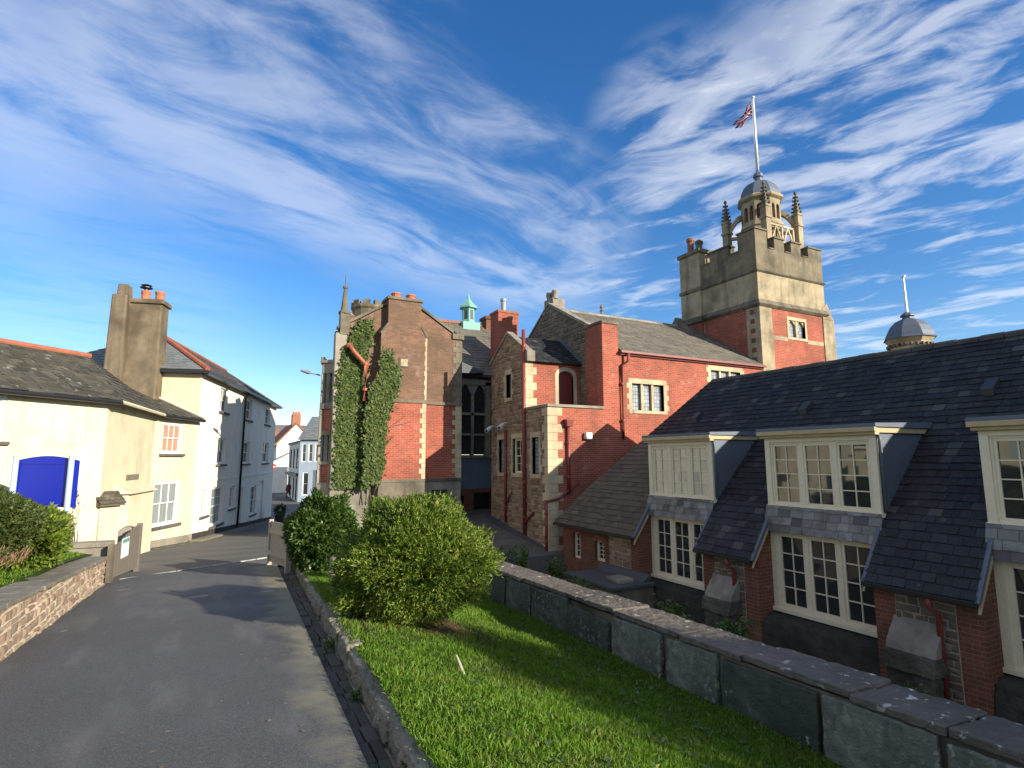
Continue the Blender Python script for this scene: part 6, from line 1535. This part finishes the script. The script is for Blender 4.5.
# ================================================================== PLANTS
def lumpy(dirs, lobes, amp):
    r = np.ones(len(dirs))
    for (c0, w_) in lobes: r += amp * np.exp(-((1 - dirs @ c0) / w_))
    return r
def bush(name, label, cat, centre, radii, nspray, nleaf, lsize, mat, group=None, upright=.35, seed=1, shape=None, core=.80, stem=True, ground=None, spray=.16, flat=0.25, trunk_r=.05, wmul=.3, amp=.16, core_mat=None):
    g = np.random.default_rng(seed); cx, cy, cz = centre
    zg = ground if ground is not None else cz - radii[2]
    t = thing(name, label, cat, (cx, cy, zg), group=group)
    lobes = [(unit(g.normal(0, 1, 3)), g.uniform(.05, .2)) for _ in range(12)] + [(unit(g.normal(0, 1, 3)), g.uniform(.008, .03)) for _ in range(46)]
    d_ = unit(g.normal(0, 1, (nspray, 3)))
    def rad(dd):
        r = lumpy(dd, lobes, amp) - amp * .6
        if shape: r = r * shape(dd)
        return r
    hol = np.sin(d_[:, 0] * 9 + 2 * np.sin(d_[:, 2] * 7 + seed)) * np.sin(d_[:, 1] * 8 + seed) * np.sin(d_[:, 2] * 10 + 1.5 * seed)
    d_ = d_[g.random(nspray) > np.clip((hol - .12) * 2.2, 0, .85)]; nspray = len(d_)
    rr = rad(d_)[:, None]; depth = 1 - np.abs(g.normal(0, .09, (nspray, 1)))
    p = np.array([cx, cy, cz]) + d_ * rr * np.array(radii) * depth
    outw = unit(d_ / np.array(radii))
    sd0 = unit(outw + np.array([0, 0, upright]) + g.normal(0, .45, (nspray, 3)))
    sl = spray * g.uniform(.6, 1.5, (nspray, 1))
    B_, D_, S_ = [], [], []
    pn = unit(np.cross(sd0, g.normal(0, 1, (nspray, 3))))
    for k in range(nleaf):
        f = (k + .5) / nleaf
        base = p + sd0 * sl * (f - .55) + np.array([0, 0, -.25]) * sl * f * f
        sgn = 1 if k % 2 else -1
        lat = np.cross(sd0, pn) * sgn
        dr = unit(sd0 * (.55 + .5 * f) + lat * (.8 - .4 * f) + g.normal(0, flat, (nspray, 3)))
        B_.append(base); D_.append(dr); S_.append(unit(np.cross(dr, pn + g.normal(0, .25, (nspray, 3)))))
    b = np.concatenate(B_); dr = np.concatenate(D_); sdv = np.concatenate([np.cross(unit(np.cross(s_, d2)), d2) for s_, d2 in zip(S_, D_)])
    k = b[:, 2] > zg + .01; b, dr, sdv = b[k], dr[k], sdv[k]; m = len(b)
    leafmesh('foliage', b, dr, unit(np.cross(dr, unit(g.normal(0, 1, (m, 3)) * .5 + np.cross(dr, sdv)))), lsize * g.uniform(.7, 1.3, m), lsize * wmul * g.uniform(.8, 1.2, m), mat, t)
    # inner twig mass so that the crown is dense inside
    n2 = nspray; d2 = unit(g.normal(0, 1, (n2, 3))); p2 = np.array([cx, cy, cz]) + d2 * rad(d2)[:, None] * np.array(radii) * g.uniform(.45, core + .08, (n2, 1)); k = p2[:, 2] > zg; p2, d2 = p2[k], d2[k]; m = len(p2)
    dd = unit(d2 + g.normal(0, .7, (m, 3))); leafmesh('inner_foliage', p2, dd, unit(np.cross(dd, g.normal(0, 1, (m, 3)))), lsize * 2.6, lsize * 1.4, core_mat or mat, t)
    if stem:
        q = MB()
        for k in range(6):
            a = g.uniform(0, 6.28); e = Vector((cx + math.cos(a) * radii[0] * .5, cy + math.sin(a) * radii[1] * .5, cz + radii[2] * g.uniform(-.1, .4)))
            b0 = Vector((cx + g.uniform(-.08, .08), cy + g.uniform(-.08, .08), zg - .1)); q.tube([b0, b0.lerp(e, .5) + Vector((0, 0, .1)), e], [trunk_r, trunk_r * .7, trunk_r * .3], 6)
        q.build('branches', 'bark', t)
    return t
def yew_shape(dd):
    z = dd[:, 2]
    return np.where(z > 0, 1.0 + .12 * (1 - np.abs(z)), 1.0 - .2 * np.abs(z) ** 1.2) * (1 + .08 * dd[:, 0])
yz = lawn_z(2.15, 7.1)
bush('yew_bush', 'large rounded yew bush with yellow-green sprays in the middle of the lawn', 'bush', (2.2, 7.15, yz + .64), (.80, .86, .68), 12500, 11, .05, 'yew_leaf', seed=3, shape=yew_shape, ground=yz, spray=.15, upright=.25, wmul=.26, amp=.19)
hz = lawn_z(1.66, 12.0)
bush('clipped_bush', 'rounded glossy dark green bush behind the yew beside the right gate', 'bush', (1.90, 12.1, hz + .76), (.62, .62, .70), 4200, 8, .065, 'holly_leaf', seed=5, ground=hz, spray=.13, wmul=.5, amp=.17)
st_ = thing('stone_block', 'squared pale stone block half hidden between the two bushes', 'stone block', (1.95, 10.6, lawn_z(1.95, 10.6)))
m2 = MB(); z_ = lawn_z(1.95, 10.6); m2.hexa([(1.8, 10.5, z_ - .1), (2.2, 10.45, z_ - .1), (2.2, 10.75, z_ - .1), (1.8, 10.8, z_ - .1), (1.83, 10.52, z_ + .36), (2.18, 10.48, z_ + .34), (2.18, 10.73, z_ + .34), (1.83, 10.77, z_ + .37)]); m2.build('block', 'kerb_stone', st_, bevel=.03)
bz = bank_z(-2.95, 9.85)
bush('clipped_hedge', 'clipped rounded hedge with bare brown twigs at its foot on the left bank', 'hedge', (-3.18, 10.35, bz + .62), (.90, .95, .53), 5200, 8, .042, 'hedge_leaf', seed=8, ground=bz + .26, spray=.08, wmul=.5, amp=.05)
tz = bz
n_ = 1500; a_ = rng.uniform(0, 6.283, n_); rr_ = rng.uniform(.5, .86, n_); b_ = np.stack([-3.18 + np.cos(a_) * rr_ * .92, 10.35 + np.sin(a_) * rr_ * .98, tz + rng.uniform(.03, .3, n_)], 1)
d_ = unit(np.stack([np.cos(a_) * .5, np.sin(a_) * .5, np.full(n_, 1.0)], 1) + rng.normal(0, .35, (n_, 3)))
hedge_t = [o for o in COL.objects if o.name == 'clipped_hedge'][0]
leafmesh('bare_twigs', b_, d_, unit(np.cross(d_, rng.normal(0, 1, (n_, 3)))), .16, .012, 'dry_twig', hedge_t)
b2 = bank_z(-2.45, 10.9)
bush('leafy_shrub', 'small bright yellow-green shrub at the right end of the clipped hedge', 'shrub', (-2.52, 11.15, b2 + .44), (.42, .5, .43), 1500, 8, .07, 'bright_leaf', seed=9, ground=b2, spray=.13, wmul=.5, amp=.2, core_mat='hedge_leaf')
# wispy climbing stems on the cream wall by the board
cl_ = thing('climbing_plant', 'wispy bare climber with few leaves on the cream wall right of the blue board', 'climber', (-3.1, 18.2, -1))
q = MB(); lb, ld = [], []
for k in range(7):
    p = Vector(FYL.P(.5 + .05 * k, .04, -.5)); d0 = Vector((rng.uniform(-.04, .03), 0, .2)); pts = [p]
    for j in range(9):
        d0 = d0 + Vector((1, 1, 0)).normalized() * rng.uniform(-.035, .035) + Vector((0, 0, -.012)); pts.append(pts[-1] + d0)
        if j > 4: lb.append(tuple(pts[-1])); ld.append(unit(rng.normal(0, 1, 3)))
    q.tube(pts, .008, 4)
q.build('stems', 'bark', cl_); lb = np.repeat(np.array(lb), 5, 0) + rng.normal(0, .05, (len(lb) * 5, 3)); ldd = unit(rng.normal(0, 1, lb.shape)); leafmesh('foliage', lb, ldd, unit(np.cross(ldd, rng.normal(0, 1, lb.shape))), .07, .04, 'hedge_leaf', cl_)

# grass
def grass(name, n, sampler, zf, h, wd, label, dens=None):
    x, y = sampler(n); m = len(x)
    z = np.array([zf(a, b) for a, b in zip(x, y)])
    cl = .55 + .45 * np.sin(x * 3.7 + 1.3 * np.sin(y * 2.9)) * np.sin(y * 3.3 + x) + .25 * np.sin(x * 11) * np.sin(y * 9.5)
    hh = h * (.55 + .6 * np.clip(cl, 0, 1.2)) * rng.uniform(.55, 1.35, m)
    d_ = unit(np.stack([rng.normal(0, .42, m), rng.normal(0, .42, m), np.full(m, 1.)], 1))
    sd = unit(np.cross(d_, np.stack([rng.normal(0, 1, m), rng.normal(0, 1, m), np.zeros(m)], 1)))
    # two-segment bent blade
    V = np.empty((m, 5, 3)); b = np.stack([x, y, z - .01], 1); W_ = (wd * rng.uniform(.7, 1.3, m))[:, None]; H_ = hh[:, None]
    mid = b + d_ * H_ * .55; bend = unit(d_ + np.stack([rng.normal(0, .5, m), rng.normal(0, .5, m), rng.uniform(-.7, .1, m)], 1))
    V[:, 0] = b - sd * W_ * .5; V[:, 1] = b + sd * W_ * .5; V[:, 2] = mid + sd * W_ * .42; V[:, 3] = mid + bend * H_ * .5; V[:, 4] = mid - sd * W_ * .42
    me = bpy.data.meshes.new(name); me.vertices.add(m * 5); me.vertices.foreach_set('co', V.reshape(-1))
    me.loops.add(m * 5); me.loops.foreach_set('vertex_index', np.arange(m * 5, dtype=np.int32)); me.polygons.add(m)
    me.polygons.foreach_set('loop_start', np.arange(0, m * 5, 5, dtype=np.int32)); me.polygons.foreach_set('loop_total', np.full(m, 5, dtype=np.int32))
    me.update(calc_edges=True); me.materials.append(MATS['grass_blade']); o = bpy.data.objects.new(name, me); COL.objects.link(o)
    o['kind'] = 'stuff'; o['label'] = label; o['category'] = 'grass'
def samp_right(n):
    y = 1.0 + 12.5 * rng.random(n) ** 1.75; t = rng.random(n)
    kx = 1.05 + .05 * (y - 3.6) + .08; x = kx + (WALL_X - .03 - kx) * t
    r_ = np.hypot((x - 2.12) , (y - 7.25)); keep = (r_ > .62 + .25 * rng.random(n)) & (rng.random(n) > .75 * np.exp(-((r_ - .8) / .45) ** 2)); return x[keep], y[keep]
grass('lawn_grass', 210000, samp_right, lawn_z, .062, .006, 'long bright green lawn grass between the kerb and the gravestones')
def samp_left(n):
    y = 4 + 10 * rng.random(n); x = -2.3 - 3.2 * rng.random(n); return x, y
grass('bank_grass', 32000, samp_left, bank_z, .06, .009, 'short bright green grass on the bank above the left rubble wall')
# broad-leaved weeds dotted through the lawn
m_ = 420; x = rng.uniform(1.5, 4.5, m_); y = 1.6 + 6 * rng.random(m_); k = np.hypot(x - 2.12, y - 7.25) > 1.0; x, y = x[k], y[k]; bb, dd_ = [], []
for a, b in zip(x, y):
    for j in range(6):
        th = rng.uniform(0, 6.283); bb.append((a, b, lawn_z(a, b) + .02)); dd_.append((math.cos(th), math.sin(th), rng.uniform(.25, .8)))
bb, dd_ = np.array(bb), unit(np.array(dd_)); o = leafmesh('lawn_weeds', bb, dd_, unit(np.cross(dd_, np.array([0, 0, 1.]) + rng.normal(0, .2, dd_.shape))), rng.uniform(.025, .06, len(bb)), rng.uniform(.015, .028, len(bb)), 'weed_leaf', None, 'stuff')
o['label'] = 'small broad-leaved weeds scattered through the lawn grass'; o['category'] = 'weeds'

def weed(label, x, y, z, r, h, n, L, mat='weed_leaf', group='weeds growing around the churchyard wall', name='weed'):
    t = thing(name, label, 'plant', (x, y, z), group=group); q = MB(); B_, D_ = [], []
    for k in range(max(4, n // 14)):
        th = rng.uniform(0, 6.283); e = Vector((x + math.cos(th) * r * rng.uniform(.2, 1), y + math.sin(th) * r * rng.uniform(.2, 1), z + h * rng.uniform(.5, 1)))
        b0 = Vector((x + rng.uniform(-.3, .3) * r, y + rng.uniform(-.3, .3) * r, z)); q.tube([b0, b0.lerp(e, .5) + Vector((0, 0, h * .15)), e], .006, 4)
        for j in range(14):
            f = rng.uniform(.25, 1); p = b0.lerp(e, f); B_.append((p.x, p.y, p.z)); D_.append((rng.normal(0, 1), rng.normal(0, 1), rng.normal(.3, .6)))
    q.build('stems', 'bark' if mat != 'weed_leaf' else mat, t); B_, D_ = np.array(B_), unit(np.array(D_)); leafmesh('foliage', B_, D_, unit(np.cross(D_, rng.normal(0, 1, D_.shape))), L * rng.uniform(.6, 1.3, len(B_)), L * .45, mat, t)
weed('bushy weed just behind the coping below the middle library window', 8.9, 8.0, -1.95, .6, .55, 320, .12)
weed('tuft of weeds on the ledge left of the red downpipe below the slate eave', 8.9, 9.9, -1.95, .55, .5, 260, .12)
weed('loose weeds growing behind the coping in front of the arched windows', 8.4, 13.6, -1.75, .5, .65, 260, .12)
weed('pale leafy weed behind the coping left of the arched windows', 7.2, 13.6, -1.5, .4, .8, 200, .13)
weed('pale flowering plant at the right edge of the yew beyond the coping', 5.6, 12.4, -1.0, .35, .9, 170, .12, 'bright_leaf')
weed('bright green plant in front of the last gravestone at the lower right corner', 4.35, 1.52, lawn_z(4.35, 1.52), .22, .36, 220, .09, 'bright_leaf')
weed('small weeds by the buttress below the right library window', 9.3, 5.2, -2.1, .4, .4, 150, .1)
weed('small weed rooted in the gutter at the kerb beside the near edge', .98, 3.35, road_z(3.35) - .08, .1, .13, 90, .04)
weed('dark clump of weeds between the coping and the flat roofed store', 7.6, 11.6, -1.9, .5, .75, 300, .12)
weed('low leafy weed behind the coping by the first buttress', 8.2, 9.0, -1.95, .5, .5, 260, .12)
weed('tall pale leafy weeds beyond the coping at the right edge of the yew', 6.2, 13.4, -1.6, .5, 1.0, 320, .13)
weed('dense clump of weeds in the passage below the rubble wing', 7.6, 15.6, -1.6, .7, .7, 360, .13)
weed('tiny weed sprouting in the gutter below the kerb, farther up', 1.08, 4.9, road_z(4.9) - .08, .1, .12, 90, .04)
weed('green weed growing in the gutter beside the yew shadow', 1.14, 6.6, road_z(6.6) - .08, .1, .14, 90, .045)
sk_ = thing('stick', 'short pale broken stick poking up from the lawn', 'stick', (1.9, 4.6, lawn_z(1.9, 4.6)))
m2 = MB(); z_ = lawn_z(1.95, 4.75); m2.tube([(1.97, 4.74, z_ - .02), (1.94, 4.78, z_ + .08), (1.92, 4.81, z_ + .14)], [.012, .011, .007], 6); m2.build('twig', 'pale_wood', sk_)
# fallen leaves and scraps on the tarmac
m_ = 70; x = rng.uniform(-1.8, .95, m_); y = 2.5 + 10 * rng.random(m_) ** 1.3; bb = np.stack([x, y, np.array([road_z(b) + .03 * math.sin((a + 1.9) / 2.9 * math.pi) + .008 for a, b in zip(x, y)])], 1); th = rng.uniform(0, 6.283, m_); dd_ = np.stack([np.cos(th), np.sin(th), rng.uniform(0, .15, m_)], 1)
o = leafmesh('fallen_leaves', bb, unit(dd_), unit(np.cross(dd_, np.array([0, 0, 1.]))), rng.uniform(.02, .05, m_), .02, 'dry_twig', None, 'stuff'); o['label'] = 'fallen dry leaves scattered on the driveway tarmac'; o['category'] = 'leaves'

# trees of the churchyard behind the viewer, which shade part of the lawn
def tree(label, x, y, zg, h, r, n, seed):
    g = np.random.default_rng(seed); t = thing('churchyard_tree', label, 'tree', (x, y, zg)); q = MB()
    q.tube([(x, y, zg - .2), (x + .1, y, zg + h * .3), (x, y + .1, zg + h * .75)], [.28, .2, .06], 9)
    for k in range(9):
        a = g.uniform(0, 6.28); z0 = zg + h * g.uniform(.3, .6); q.tube([(x, y, z0), (x + math.cos(a) * r * .5, y + math.sin(a) * r * .5, z0 + h * .16), (x + math.cos(a) * r * .85, y + math.sin(a) * r * .85, z0 + h * .22)], [.09, .05, .02], 6)
    q.build('trunk', 'bark', t)
    cl = unit(g.normal(0, 1, (26, 3))) * g.uniform(.3, .95, (26, 1)) * np.array([r, r, h * .34]) + np.array([x, y, zg + h * .66])
    p = cl[g.integers(0, 26, n)] + g.normal(0, r * .17, (n, 3)); d2 = unit(g.normal(0, 1, (n, 3)))
    leafmesh('crown', p, d2, unit(np.cross(d2, g.normal(0, 1, (n, 3)))), .17, .12, 'tree_leaf', t)
tree('broad churchyard tree behind the camera on the right', 12.2, -9.3, -2.3, 9.3, 2.5, 9500, 21)
